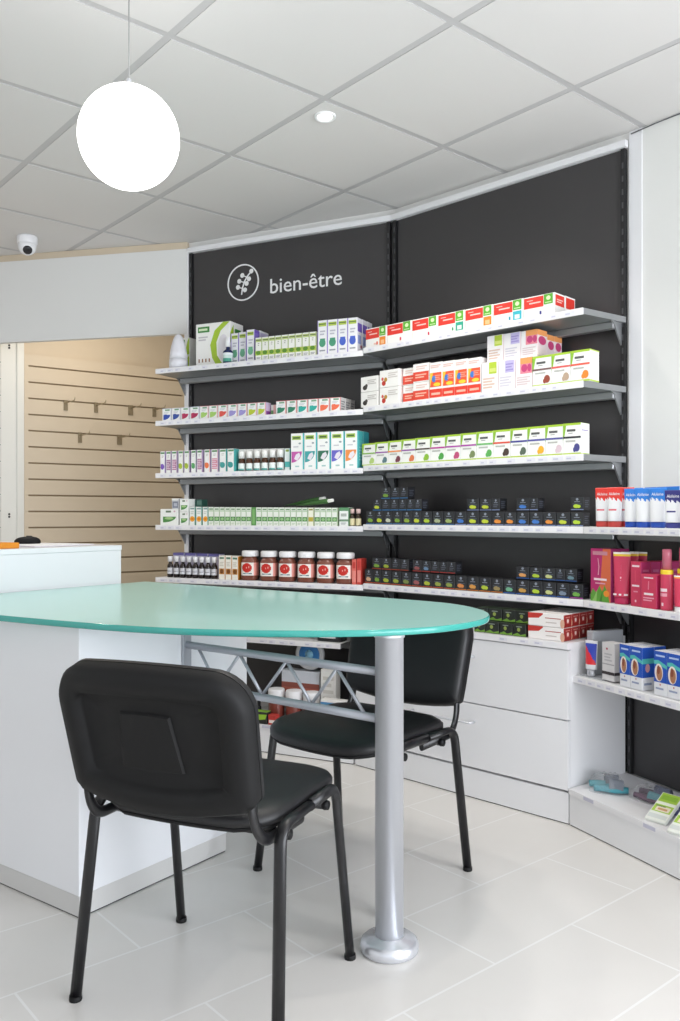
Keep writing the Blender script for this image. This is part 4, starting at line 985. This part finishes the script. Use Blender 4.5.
names = ['lime square', 'lilac square', 'pink and orange']
for lv in range(2):
    for k, (a, b) in enumerate(((481.5, 498), (498.2, 515), (515.2, 532)) if lv == 0 else ((487, 503.4), (503.6, 520.6), (520.8, 537.5))):
        o = cart(b2, 2, a, b, 30.5 if lv == 0 else 27.5, .07, frm(f'pale carton with {names[k]} print, {"lower" if lv == 0 else "upper"} layer of pastel stack, second shelf'), 'pastel carton stack on the second shelf', z=ZR[2] + z2, inset=.012 if lv == 0 else .03,
                 body='#F1EDEE', wf=.985, front=soft(None, k), sidecol='#F0DDE2', side=[('r', 0, .80, 1, 1, '#F0A060'), ('e', .5, .62, .4, .16, '#C8457A')] if k == 2 else [])
    z2 = o['hh'] + .0014
for k in range(1, 3):
    cart(b2, 2, 520.8, 537.5, 27.5, .055, frm(f'pink-sided pastel carton, {ORD[k - 1]} behind the upper pink one, second shelf of plain bay'), 'pastel carton stack on the second shelf', z=ZR[2] + z2, inset=.03 + .07 + .0565 * (k - 1) + .002, ref=.03, body='#F1EDEE', wf=.985, sidecol='#F0DDE2', side=[('r', 0, .80, 1, 1, '#F0A060'), ('e', .5, .62, .4, .16, '#C8457A')])
    cart(b2, 2, 515.2, 532, 30.5, .055, frm(f'pink-sided pastel carton, {ORD[k - 1]} behind the lower pink one, second shelf of plain bay'), 'pastel carton stack on the second shelf', inset=.012 + .075 + .0565 * (k - 1) + .001, ref=.012, body='#F1EDEE', wf=.985, sidecol='#F0DDE2')
def herbal(stripe, fruit, fx=.78):
    return [('r', 0, .93, 1, 1, '#A9CC3A'), ('r', 0, 0, 1, .06, '#B4D04A'), ('p', [(0, .93), (.18, .93), (.08, .6), (0, .45)], '#8FBF3A'), ('l', .22, .70, .7, .84, 1, '#5A5A5A'), ('l', .3, .66, .55, .70, 1, '#8A8A8A'), ('r', 0, .52, 1, .58, stripe), ('l', .15, .38, .7, .48, 1, '#B9B9B4'), ('e', fx, .22, .16, .13, fruit), ('e', fx - .12, .16, .09, .08, fruit)]
st = [532.3, 551.4, 570.4]; hc = [('#7A5A5A', '#9A4A38', 'brown stick'), ('#E0605A', '#B8A08A', 'mushroom'), ('#E8604A', '#F08A2E', 'orange papaya')]
for i, (a, b) in enumerate(edges_to(st, 590)):
    s_, f_, nm = hc[i]
    cart(b2, 2, a, b, 30.5 + i * .6, .07, frm(f'lime-edged white carton with {nm} picture, right end of second shelf, plain bay'), 'lime-edged cartons on the second shelf', inset=.012, body='#F6F5F2', wf=.985, front=herbal(s_, f_), top='#B4D04A', side=[('r', 0, .0, 1, .05, '#B4D04A'), ('r', 0, .96, 1, 1, '#B4D04A'), ('r', .1, .7, .15, .95, '#D8B0C8')], z=ZR[2])
# third shelf: fourteen herbal cartons
st = [362, 375.2, 388, 401.3, 415.3, 430, 445, 460.5, 476.3, 493, 510.3, 527.3, 545.2, 563]
hc = [('#8FBF5A', '#B4CF7A', 'pale sprig'), ('#9A5AA8', '#5F7F86', 'grey-green herb'), ('#F0924A', '#7A3A4A', 'dark berry'), ('#9A5AA8', '#E07A4A', 'cut fruit'), ('#4A3A2E', '#8FBF3A', 'lime fruit'), ('#C03A9A', '#4FA34A', 'green leaf'), ('#B04AA8', '#C0507A', 'pink bud'), ('#B04AA8', '#7A8A5A', 'artichoke'), ('#6FBF6A', '#5FAF5A', 'fern'), ('#E0503A', '#4A3A34', 'dark seed'), ('#4A4A9A', '#5A6A5A', 'olive branch'), ('#5A5AA8', '#F0B02E', 'yellow flower'), ('#5A5AA0', '#D9C3CC', 'pale blossom'), ('#2E2E34', '#4A4A8A', 'blueberry')]
for i, (a, b) in enumerate(edges_to(st, 581)):
    s_, f_, nm = hc[i]
    cart(b2, 3, a, b, 22.3 + i * .72, .065, frm(f'lime-edged white carton with {nm} picture, {ORD[13 - i]} from white wall, third shelf, plain bay'), 'lime-edged cartons on the third shelf', body='#F5F5F1', wf=.985, front=herbal(s_, f_), top='#C3D86A', side=[('r', 0, 0, 1, .05, '#B4D04A'), ('l', .1, .74, .8, .8, 1, '#9A8AB8')] if i == 13 else [], sidecol='#F1F1F0')
# black cartons
BLK = '#26272B'
def black(fr_c, line, kind=0):
    m = [('r', 0, .04, 1, .10, line), ('e', .5, .83, .10, .10, '#8C93A0'), ('l', .28, .60, .72, .70, 1, '#7E8794')]
    if fr_c: m += [('e', .42, .32, .22, .14, fr_c), ('e', .62, .30, .16, .12, fr_c), ('l', .15, .44, .85, .52, 1, '#55606C')]
    else: m += [('l', .2, .25, .8, .55, 2, '#565A66')]
    return m
def blackrow(row, z, starts, end, hp, cols, line, lab, grp, inset=.014, d=.05, side=True):
    n = len(starts)
    for i, (a, b) in enumerate(edges_to(starts, end)):
        c = cols[i % len(cols)]
        o = cart(b2, row, a, b, hp + .03 * i, d, frm(lab.format(ORD[n - 1 - i])), grp, z=z, inset=inset, body=BLK, wf=.94, front=black(c, line[i % len(line)]), sidecol='#1F2024', top='#1E1F23', side=[('l', .2, .2, .8, .8, 4, '#565A66')] if i == n - 1 else [])
    return o['hh']
Yl, Gn, Or, Bl, Wh = '#C3D23A', '#7FA83A', '#E8913A', '#3F78C8', '#C9CDB8'
c4 = [365.8, 375, 383.8, 392.7, 402, 411.8, 421.6, 432, 443, 454.6, 466.6, 479, 491.6, 504, 516, 529, 542.6, 556, 570]
cols = [Gn, Yl, Wh, Gn, '#8FAF3A', Yl, '#B4D03A', '#A9B48A', '#A3B86A', Bl, Yl, Yl, Or, Or, Bl, Bl, Or, Yl, '#B9D83A']
h4 = blackrow(4, ZR[4], c4, 583.6, 13.6, cols, ['#3E6FA0'] * 9 + ['#7F8FB8'] * 10, 'small black carton, {} from white wall, base layer, fourth shelf of plain bay', 'black cartons on the fourth shelf') 
h4 = .0555 + .006
def zt(row, px): 
    return None
def layer(row, z, starts, end, cols, line, lab, grp, inset=.03, hp=11.5): return blackrow(row, z, starts, end, hp, cols, line, lab, grp, inset)
zb = ZR[4] + 13.6 * 3.75 / 850 + .001
layer(4, zb, [372.4, 381.4, 390, 398.5, 406.5, 414], 421.6, [Yl, None, None, None, None, None], ['#3F86C0'], 'small black carton, {} from right in the second layer near the corner post', 'black cartons, second layer by the corner post', inset=.026)
layer(4, zb + 11.5 * 3.75 / 850 + .0012, [381, 390.6, 399.6], 408, [Gn, None, None], ['#3F86C0'], 'small black carton, {} from right on the topmost layer near the corner post', 'black cartons, top layer by the corner post', inset=.036, hp=11.5)
zc = ZR[4] + 14 * 3.5 / 850 + .0015
layer(4, zc, [466.8, 479.2, 491.6], 500, [Yl, Yl, None], ['#7F8FB8'], 'small black carton stacked in the middle group of three, {} from right, fourth shelf', 'black cartons, middle upper group', inset=.026, hp=12.4)
layer(4, zc, [516.4, 529.6], 538, [Bl, None], ['#7F8FB8'], 'small black carton stacked in the blue-dotted pair, {} from right, fourth shelf', 'black cartons, upper blue-dotted pair', inset=.026, hp=12.6)
layer(4, zc, [570.4], 584, ['#B9D83A'], ['#7F8FB8'], 'small black carton with lime dots stacked alone in the upper layer beside the red tubes', 'black cartons, upper end', inset=.02, hp=13.4)
c5 = [364.5, 373, 381.2, 391, 401, 411.3, 421.8, 432.6, 443.6, 455, 466.8, 478.7, 491, 503, 515.8, 529.4, 542.6, 556, 569.6]
cols = ['#D9B08A', Gn, '#A9B83A', '#9AA83A', '#7F8F4A', '#A05A5A', '#B4C03A', '#9AA84A', '#8FA04A', '#D98A4A', '#D99A4A', '#B4C83A', '#9A8A5A', '#6FAF8A', '#C89A4A', '#B4D03A', '#C9D08A', '#7F8FA0', '#6FA84A']
blackrow(5, ZR[5], c5, 583.4, 14.2, cols, ['#B8502E'] * 9 + ['#C8782E'] * 4 + ['#2E5FA8'] * 5 + ['#A84A9A'], 'black fruit print carton, {} from white wall, base layer, fifth shelf of plain bay', 'black cartons on the fifth shelf')
zd = ZR[5] + 14.2 * 3.75 / 850 + .001
layer(5, zd, [371.8, 381.6, 391, 400], 409, [Gn, '#A9B83A', None, None], ['#B04A30'], 'black carton with red base line, {} from right, upper group nearest the jars', 'black cartons, upper group by the jars', inset=.03, hp=11.8)
layer(5, zd, [412.4, 421.8, 430.6, 439.4, 447.8], 455.4, ['#A05A5A', '#6F8FB0', None, None, None], ['#B8382E'], 'black carton with bright red base line, {} from right, upper group of five', 'black cartons, upper group of five', inset=.03, hp=11.6)
ze = ZR[5] + 14.7 * 3.4 / 850 + .0015
layer(5, ze, [516, 529.4, 542.6, 555.4, 565], 577, ['#E0A060', '#B4D03A', '#C9D08A', None, '#6F8F9A'], ['#2E5FA8'], 'black carton with blue base line, {} from right, upper group beside pink carton', 'black cartons, upper group by the pink carton', inset=.026, hp=12.6)
# on the drawer cabinet
zc0 = .6456; qc = .318
def ccart(pa, pb, h, d, label, q=qc, z=zc0, grp=None, **kw):
    t, w = frac(b2, pa, pb, qc); o = carton('product_carton', w * .97, d, h, **kw); place(o, b2, t, q - d / 2, z + .0005); tag(o, label, 'carton', grp); return o
for lv in range(2):
    for i, (a, b) in enumerate(((474, 485), (485.4, 499), (499.4, 512.4), (512.8, 526))):
        ccart(a, b, .046, .08, frm(f'black and lime carton, {ORD[3 - i]} from the red-ended cartons, {"lower" if lv == 0 else "upper"} layer, drawer cabinet top'), z=zc0 + lv * .0472, q=qc - lv * .02, grp='black and lime cartons on the cabinet', body='#202420', top='#23301F',
              front=[('r', 0, .04, 1, .14, '#7FA83A'), ('p', [(.0, .1), (.35, .3), (.6, .12), (1, .28), (1, .04), (0, .04)], '#6F9A3A'), ('e', .45, .55, .12, .16, '#8FA04A'), ('l', .25, .72, .7, .86, 1, '#8A948A')])
for lv in range(2):
    for k in range(4):
        ccart(527.6, 564.5, .047, .055, frm(f'white carton with red ends, {ORD[k]} from the front, {"lower" if lv == 0 else "upper"} layer, drawer cabinet top'), q=qc - .0565 * k, z=zc0 + lv * .0482, grp='white and red cartons on the cabinet', body='#F1EDEA', sidecol='#A8342E',
              front=[('p', [(0, .55), (.3, .62), (.42, .9), (.42, 1), (0, 1)], '#C43A32'), ('l', .48, .6, .92, .72, 1, '#B05048'), ('l', .5, .25, .8, .4, 1, '#C9C0BA'), ('e', .96, .3, .06, .35, '#D8A890')],
              side=[('r', .08, .1, .92, .92, '#9E2A26'), ('r', .35, .3, .65, .65, '#D98A80'), ('e', .5, .5, .12, .14, '#F2DDD8'), ('l', .2, .72, .8, .84, 1, '#D9938A')])

# ------------------------------------------------------------------ products: side bay (b3)
def cream_tube(w, d, h, colT, colB, jag=True, mark=None, cap_h=.15, white='#ECEDF0', band=None, text=None):
    """squeeze tube standing on its cap: round at the cap, flat crimp on top"""
    root = empty('cream_tube'); zc = h * cap_h; n = 40; m = 40
    T, Bc, Wt = mat(colT, .35), mat(colB, .35), mat(white, .4)
    prof = [(1, zc + (h * .965 - zc) * i / m) for i in range(m + 1)] + [(1.0, h * .966), (1.0, h)]
    def shape(th, r, z):
        f = max(0, min(1, (z - zc) / (h * .965 - zc))); g = f ** 1.15
        x = math.sin(th) * (w / 2) * (.86 + .14 * g); y = -math.cos(th) * (d / 2) * (1 - g * .94)
        return x, y
    def fn(th, z):
        f = (z - zc) / (h - zc); x = math.sin(th)
        if band and f > 1 - band[1]: return mat(band[0] if f < 1 - band[1] * .45 else '#F4F0EC', .4)
        if jag:
            e = .60 + .10 * (1 - ((x * 1.6 + 4.2) % 1)) - .06 * x
            if f > e: return T
            if mark and .30 < f < .36 and -.75 < x < .45 and math.cos(th) > 0: return mat(mark, .45)
            return Wt
        return T
    mb = MB(); mb.lathe(prof, None, n, fn, shape=shape); body = mb.build('tube_body', root)
    mb = MB(); mb.lathe([(w * .40, 0), (w * .425, .003), (w * .425, zc - .001), (w * .40, zc)], Bc, 28, shape=lambda th, r, z: (r * math.sin(th), -r * math.cos(th) * d / w)); mb.build('cap', root)
    if text:
        Vt, Ft, wt = text_geo(text); mb = MB(); zz = zc + (h - zc) * .77; sc = w * .70 / wt
        def ty(z): f = max(0, min(1, (z - zc) / (h * .965 - zc))); return -(d / 2) * (1 - f ** 1.15 * .94)
        def P(x, y):
            X = -w * .35 + x * sc; Z = zz + y * sc * 1.15; f = min(.98, abs(X) / (w / 2)); return (X, ty(Z) * math.sqrt(1 - f * f) - .0009, Z)
        mb.mesh([P(x, y) for x, y in Vt], Ft, mat('#F6F6F8', .4)); mb.build('lettering', body, weld=False)
    return root
tubes = [((596.6, 609), 'r', .0), ((608.6, 621), 'r', 0), ((620.5, 632.5), 'r', .042), ((626, 637.5), 'b', .0), ((636.5, 650.5), 'b', .0), ((651.5, 664.5), 'b', .006), ((666, 681), 'n', .0), ((682, 699), 'n', .0)]
TC = {'r': ('#E23A30', '#C8413C', '#D8606A', 'red'), 'b': ('#2E7FD8', '#1F4FB4', None, 'blue'), 'n': ('#33307A', '#3C3F8C', '#33307A', 'navy')}
cnt = {'r': 0, 'b': 0, 'n': 0}
for (a, b), k, ins_ in tubes:
    q = DEP - .03 - ins_; t, w = frac(b3, a, b, q); T_, B_, M_, nm = TC[k]
    o = cream_tube(min(.057, max(.053, w)), .036, {'r': .139, 'b': .132, 'n': .122}[k], T_, B_, True, M_, text='Akileïne')
    place(o, b3, t, q, ZR[4] + .0006); o.rotation_euler.z += .38
    tag(o, frm(f'white and {nm} hand cream tube, {ORD[cnt[k]]} {nm} one after the black cartons, front row'), 'tube', 'cream tubes on the side shelf'); cnt[k] += 1
for i, (a, b) in enumerate(((632, 643), (645, 656), (657, 668), (668, 679))):
    q = DEP - .14; t, w = frac(b3, a, b, q)
    o = cream_tube(.054, .036, .139, '#2E7FD8', '#1F4FB4', True); place(o, b3, t, q, ZR[4] + .0006)
    tag(o, frm(f'blue hand cream tube, {ORD[i]} after the red ones in the rear row, side shelf'), 'tube', 'cream tubes in the rear row')
MG, PKC = '#C22A6A', '#CC3A5C'
def c3(pa, pb, h, d, label, q, z=ZR[5], name='product_carton', grp=None, wmax=None, rz=0, ref=None, **kw):
    t, w = frac(b3, pa, pb, ref or q); w = min(w, wmax or 9); o = carton(name, w, d, h, **kw); place(o, b3, t, q - d / 2, z + .0006, rz); tag(o, frm(label), 'carton', grp); return o
c3(590.6, 610.6, .187, .085, 'large magenta and orange carton with aloe leaf print beside the black cartons', .236, body='#B82A6E',
   front=[('p', [(.62, 1), (1, 1), (1, 0), (.2, 0), (.5, .35)], '#D86A45'), ('p', [(.0, 0), (.95, 0), (.85, .2), (.7, .32), (.6, .18), (.45, .30), (.3, .16), (.12, .24), (0, .12)], '#5FA03A'), ('p', [(.1, 0), (.35, .22), (.3, 0)], '#8FC06A'), ('p', [(.45, 0), (.62, .24), (.58, 0)], '#3F7F2E'), ('e', .8, .16, .14, .06, '#E8902E'), ('r', .12, .88, .85, .95, '#C98A9A'), ('l', .18, .38, .82, .46, 1, '#F3DCE2'), ('l', .25, .32, .75, .37, 1, '#E0A0B4'), ('p', [(.38, .5), (.42, .5), (.46, .66), (.40, .82), (.37, .82), (.42, .66)], '#E8B0C0')], sidecol='#B03A78', side=[('l', .15, .2, .85, .85, 7, '#C86A98')])
for i, (a, q) in enumerate(((614, .222), (622, .180), (630.5, .140))):
    t = b3.along(a + 8, q)
    o = cream_tube(.062, .036, .178, PKC, '#C02A5A', False, None, .13, band=('#EEC83A', .085)); place(o, b3, t, q, ZR[5] + .0006); o.rotation_euler.z += .42
    bd = [c for c in o.children if c.name.startswith('tube_body')][0]
    mb = MB()
    for (x0, x1, z0, z1, c) in ((-.026, .026, .030, .036, '#F3E6EA'), (-.016, .016, .088, .094, '#F0C8D2'), (-.012, .012, .080, .083, '#E090A8'), (-.003, .001, .10, .135, '#E6A0B4')):
        f = lambda z: -(.018) * (1 - max(0, (z - .023) / .148) ** 1.15 * .94) - .0008
        mb.poly([(x0, f(z0) + .006, z0), (0, f(z0), z0), (0, f(z1), z1), (x0, f(z1) + .006, z1)], mat(c, .4)); mb.poly([(0, f(z0), z0), (x1, f(z0) + .006, z0), (x1, f(z1) + .006, z1), (0, f(z1), z1)], mat(c, .4))
    mb.build('print', bd, weld=False)
    tag(o, frm(f'pink squeeze tube with yellow band, {ORD[i]} from the front, beside the aloe carton'), 'tube', 'pink tubes beside the aloe carton')
pkf = [('l', .15, .86, .85, .94, 1, '#F3DCE2'), ('l', .15, .42, .85, .50, 1, '#F3DCE2'), ('l', .3, .30, .7, .36, 1, '#E090A8'), ('p', [(.45, .55), (.52, .55), (.5, .8), (.42, .8)], '#D8506A'), ('e', .5, .12, .08, .03, '#F0C8D2')]
for i in range(4):
    c3(630.5, 641, .150, .042, f'tall pink carton, {ORD[i]} from the front, between pink tubes and square pink carton', .236 - .0445 * i, ref=.236, grp='tall pink cartons on the side shelf', body=PKC, front=pkf, sidecol='#B83A70', side=[('l', .2, .2, .8, .85, 6, '#CC6C94')])
c3(641, 656.5, .112, .06, 'square pink carton with white lettering standing in front of the tall pink cartons', .245, body=PKC, front=[('l', .2, .86, .8, .93, 1, '#F3DCE2'), ('l', .2, .36, .8, .48, 1, '#F6E6EA'), ('l', .15, .2, .85, .34, 2, '#E9A0B4'), ('p', [(.45, .55), (.52, .55), (.54, .8), (.48, .8)], '#E08098')], sidecol='#BC3060')
def spray(h, w, label, px, q, yc='#EFD02E', capc='#D8758A'):
    root = empty('spray_bottle'); r = w / 2; hb = h * .66
    def fn(th, z):
        f = z / hb
        if f > .90: return mat(yc, .4)
        if .46 < f < .52 and abs(th) < .8: return mat('#F6E0E6', .4)
        if .36 < f < .42 and abs(th) < .7: return mat('#EDA8B8', .4)
        if .12 < f < .18 and abs(th) < .25: return mat('#F6E0E6', .4)
        return mat('#D24060', .3)
    mb = MB(); mb.lathe([(r * .92, 0), (r, .004)] + [(r, .004 + (hb - .008) * i / 24) for i in range(1, 25)] + [(r * .96, hb)], None, 32, fn); mb.build('bottle_body', root)
    mb = MB(); mb.lathe([(r * .74, hb + .0005), (r * .74, h * .94), (r * .70, h * .99), (r * .5, h)], mat(capc, .15, Transmission_Weight=.25), 28); cp = mb.build('overcap', root)
    t = b3.along(px, q); place(root, b3, t, q, ZR[5] + .0006); tag(root, frm(label), 'spray bottle', 'pink spray bottles on the side shelf')
spray(.197, .040, 'pink spray bottle with yellow collar standing beside the square pink carton', 667, .225)
spray(.205, .040, 'pink spray bottle with yellow collar, behind the white-footed pink tube', 684, .20)
o = cream_tube(.042, .032, .115, '#D23A5A', '#F2EEEE', False, None, .16, band=('#F0A03A', .08)); t = b3.along(680.5, .238); place(o, b3, t, .238, ZR[5] + .0006); o.rotation_euler.z += .35
tag(o, frm('short pink tube with white foot at the end of the pink row'), 'tube')
# lowest side shelf
z6 = ZR[6] + .0008
root = empty('acrylic_tray'); AC = mat('#B4B7BC', .25)
t = b3.along(591, .245)
mb = MB(); mb.box(-.016, -.085, .003, .016, .055, .158, AC, bev=.002); mb.build('divider_box', root)
mb = MB(); mb.box(-.016, -.115, 0, .10, .055, .0029, AC); mb.build('foot_plate', root)
place(root, b3, t, .165, z6); tag(root, frm('grey display stand dividing the end of the lowest side shelf'), 'display stand')
root = empty('cream_tube'); h = .125
t = b3.along(591.5, .268)
mb = MB(); 
def fnr(th, z):
    f = z / h
    if abs(th) < 1.15 and .34 < f < .92:
        if f > .62 - .25 * math.sin(th): return mat('#3A4AB0', .35)
        return mat('#D8323A', .35)
    return mat('#D9DADE', .35)
mb.lathe([(1, h * (.2 + .8 * i / 30)) for i in range(31)], None, 32, fnr, shape=lambda th, r, z: (math.sin(th) * .024 * (.85 + .15 * z / h), -math.cos(th) * .017 * (1 - .94 * max(0, (z / h - .2) / .8) ** 1.2)))
mb.build('tube_body', root)
mb = MB(); mb.lathe([(.014, 0), (.0155, .002), (.0155, h * .2)], mat('#B9BBC0', .25, .5), 24); mb.build('cap', root)
place(root, b3, t, .268, z6 + .004); root.rotation_euler.z += .35; tag(root, frm('red and blue tube with silver cap in front of the grey display stand'), 'tube')
c3(601, 615.5, .130, .045, 'white carton with dark band beside the red and blue tube, lowest side shelf', .275, z=z6 + .003, wmax=.06, body='#D9D7D8', front=[('e', .4, .84, .08, .03, '#B05060'), ('l', .2, .5, .8, .74, 3, '#B9B8BC'), ('r', 0, .42, 1, .45, '#A9A8AC'), ('r', 0, .16, 1, .24, '#3A3236')], sidecol='#CFCDCE', side=[('r', 0, .16, 1, .24, '#3A3236')])
BLU = '#2254B8'
footf = [('r', 0, .30, 1, 1, BLU), ('p', [(0, .78), (.35, .80), (1, .70), (1, .62), (.35, .70), (0, .70)], '#55BDB8'), ('e', .38, .52, .32, .20, '#F0E4DC'), ('e', .42, .50, .22, .16, '#B07A5A'), ('e', .36, .58, .12, .1, '#8A4A34'), ('l', .15, .86, .85, .94, 1, '#B9CCF0'), ('l', .15, .12, .75, .2, 1, '#9AA4C0'), ('e', .5, .25, .05, .02, '#C05A5A')]
for g, (a, b, c) in enumerate(((619.8, 630, 642.2), (654, 667, 681))):
    for i, (x0, x1) in enumerate(((a, b), (b + .3, c))):
        for k in range(2):
            c3(x0, x1, .140, .05, f'blue foot care carton, {"front" if k == 0 else "rear"} {"farther from" if i == 0 else "nearer"} the room, {"group by grey stand" if g == 0 else "second group, by frame edge"}', .285 - .0515 * k, ref=.285, z=z6 - .0002, grp='blue foot care cartons', body='#E9EAEE', top='#E6E6EA', front=footf, sidecol='#E9EAEE', side=[('r', 0, .30, 1, 1, BLU), ('r', 0, .62, 1, .74, '#55BDB8'), ('e', .45, .52, .2, .1, '#D8A0A8'), ('l', .15, .1, .8, .2, 1, '#9AA4C0')])
# base deck of the side bay: bagged sandals, insoles, green packets
dz = .1306
def dpt(px, py, z):                           # a point on a level plane seen at px, py
    Y = F_PX * (EYE - z) / (py - HY); return Vector(((px - 340) / F_PX * Y, Y, z))
def blob(name, pts, w, h, m, parent=None, n=12):
    """soft elongated pad following pts on the deck"""
    mb = MB(); P = [Vector(p) for p in pts]; rings = []
    for i, p in enumerate(P):
        t = (P[min(i + 1, len(P) - 1)] - P[max(i - 1, 0)]); t.z = 0; t.normalize(); s = Vector((-t.y, t.x, 0)); f = i / (len(P) - 1)
        k = (math.sin(PI * min(max(f, .06), .94))) ** .45
        rings.append([p + s * math.cos(2 * PI * a / n) * w * k + Vector((0, 0, h / 2 + math.sin(2 * PI * a / n) * h / 2)) for a in range(n)])
    mb.rings(rings, m); return mb.build(name, parent)
PLB = bpy.data.materials.new('clear_plastic_bag'); PLB.use_nodes = True
nt = PLB.node_tree; nt.nodes.clear(); out = nt.nodes.new('ShaderNodeOutputMaterial'); mx = nt.nodes.new('ShaderNodeMixShader'); tr = nt.nodes.new('ShaderNodeBsdfTransparent'); gl_ = nt.nodes.new('ShaderNodeBsdfPrincipled')
gl_.inputs['Base Color'].default_value = (.85, .86, .9, 1); gl_.inputs['Roughness'].default_value = .15; mx.inputs[0].default_value = .12
nt.links.new(tr.outputs[0], mx.inputs[1]); nt.links.new(gl_.outputs[0], mx.inputs[2]); nt.links.new(mx.outputs[0], out.inputs[0])
def bag(parent, c, rx, ry, h, rz):
    mb = MB(); rnd = random.Random(int(c[0] * 1000)); N = 26; rings = []
    for j, (s, z) in enumerate(((1.0, .001), (.98, h * .35), (.85, h * .75), (.6, h * .95), (.3, h), (.02, h * 1.0))):
        rings.append([Vector((math.copysign(abs(math.cos(2 * PI * k / N)) ** .6, math.cos(2 * PI * k / N)) * rx * s * rnd.uniform(.93, 1.05), math.copysign(abs(math.sin(2 * PI * k / N)) ** .6, math.sin(2 * PI * k / N)) * ry * s * rnd.uniform(.93, 1.05), z * rnd.uniform(.85, 1.1) if j else z)) for k in range(N)])
    mb.rings(rings, PLB); o = mb.build('plastic_bag', parent); o.location = c; o.rotation_euler = (0, 0, rz); return o
def foot(name, label, c, L_, w, h, rz, sole, strap, straph=.035, bagdim=None, cat='sandal'):
    root = empty(name, c, rz); S_ = mat(sole, .6)
    blob('sole', [(-L_ / 2 + L_ * i / 8, .006 * math.sin(i), 0) for i in range(9)], w / 2, h, S_, root, 14)
    mb = MB(); N = 9
    for x0, x1 in ((L_ * .02, L_ * .36),):
        for k in range(N):
            a0, a1 = PI * k / N, PI * (k + 1) / N
            y = lambda a: math.cos(a) * w * .47
            zz = lambda a: h * .7 + math.sin(a) * straph
            mb.poly([(x0, y(a0), zz(a0)), (x1, y(a0) * .9, zz(a0) * .9), (x1, y(a1) * .9, zz(a1) * .9), (x0, y(a1), zz(a1))], mat(strap, .6), True)
    mb.build('strap', root)
    if bagdim: bag(root, (0, 0, .0), *bagdim, 0)
    return tag(root, frm(label), cat)
def sandal(parent, x, y, rz, L_, w, h, sole, strap, sh, tilt=0):
    p_ = blob('sandal', [(-L_ / 2 + L_ * i / 8, .004 * math.sin(i), 0) for i in range(9)], w / 2, h, mat(sole, .6), parent, 14)
    p_.location = (x, y, .0025); p_.rotation_euler = (0, -tilt, rz)
    mb = MB(); N = 9; x0, x1 = -L_ * .05, L_ * .36; pr = []
    for xx, k in ((x0, 1), (x1, .82)): pr.append([Vector((xx, math.cos(PI * a / N) * w * .47 * k, h * .6 + math.sin(PI * a / N) * sh * k)) for a in range(N + 1)])
    for a in range(N): mb.poly([pr[0][a], pr[1][a], pr[1][a + 1], pr[0][a + 1]], mat(strap, .6), True)
    mb.build('strap', p_)
def bagged(label, px, q, rz, pair, bagdim):
    t = b3.along(px, q); p = b3.at(t, q); root = empty('bagged_sandals', (p.x, p.y, dz), b3.rz + rz)
    for a in pair: sandal(root, *a)
    bag(root, (0, 0, .0), *bagdim, 0)
    return tag(root, frm(label), 'sandals', 'bagged sandals on the base deck')
bagged('teal sandals with grey straps in a clear bag nearest the cabinet, on base deck', 607, .225, .9, [(0, .03, .1, .115, .040, .022, '#4FA9B4', '#6E747E', .036), (.012, -.028, -.1, .115, .040, .022, '#4798A6', '#6E747E', .038)], (.061, .050, .058))
bagged('maroon and purple sandals in clear plastic in the middle of the base deck', 653, .155, .25, [(0, .030, .1, .13, .042, .020, '#54364C', '#5A6078', .030), (.01, -.026, .0, .13, .040, .018, '#5A2F4E', '#4A8A94', .024)], (.076, .056, .045))
bagged('indigo blue sandals in plastic behind the green packets on the base deck', 694, .17, .2, [(0, .028, .1, .13, .042, .020, '#3F4590', '#555BA6', .034), (.01, -.026, .0, .13, .040, .018, '#4A4F9A', '#6468AE', .028)], (.078, .056, .045))
def packet(label, c, rz):
    root = empty('insole_packet', c, rz)
    mb = MB(); M0 = mat('#E9ECE4', .3); w, h_, th = .072, .125, .012
    mb.box(-w / 2, -th / 2, 0, w / 2, th / 2, h_, M0, bev=.002); f = -th / 2
    def q_(x0, z0, x1, z1, c_, e): mb.poly([(x0 * w - w / 2, f - e, z0 * h_), (x1 * w - w / 2, f - e, z0 * h_), (x1 * w - w / 2, f - e, z1 * h_), (x0 * w - w / 2, f - e, z1 * h_)], mat(c_, .35))
    q_(.06, .30, .94, .97, '#A9CC4A', .0004); q_(.06, .56, .94, .66, '#EDF2E0', .0006); q_(.14, .74, .86, .90, '#8FBA3A', .0006); q_(.14, .48, .60, .52, '#5F8A3A', .0008)
    q_(.2, .33, .85, .50, '#E9DCC8', .0008); q_(.3, .37, .74, .44, '#C99A6A', .001); q_(.06, .08, .94, .22, '#D3D8D4', .0006)
    mb.build('blister_card', root, weld=False)
    root.rotation_euler = (math.radians(-62), 0, rz)
    return tag(root, frm(label), 'packet', 'green packets on the base deck')
p = dpt(655, 823, dz); packet('green and white packet leaning back on the deck, nearer the sandals', p + Vector((.0, .0, .004)), b3.rz + .25)
p = dpt(678, 836, dz); packet('green and white packet leaning back on the deck, nearer the frame edge', p + Vector((.0, .0, .004)), b3.rz + .25)
for o in bpy.data.objects:
    if 'hh' in o: del o['hh']
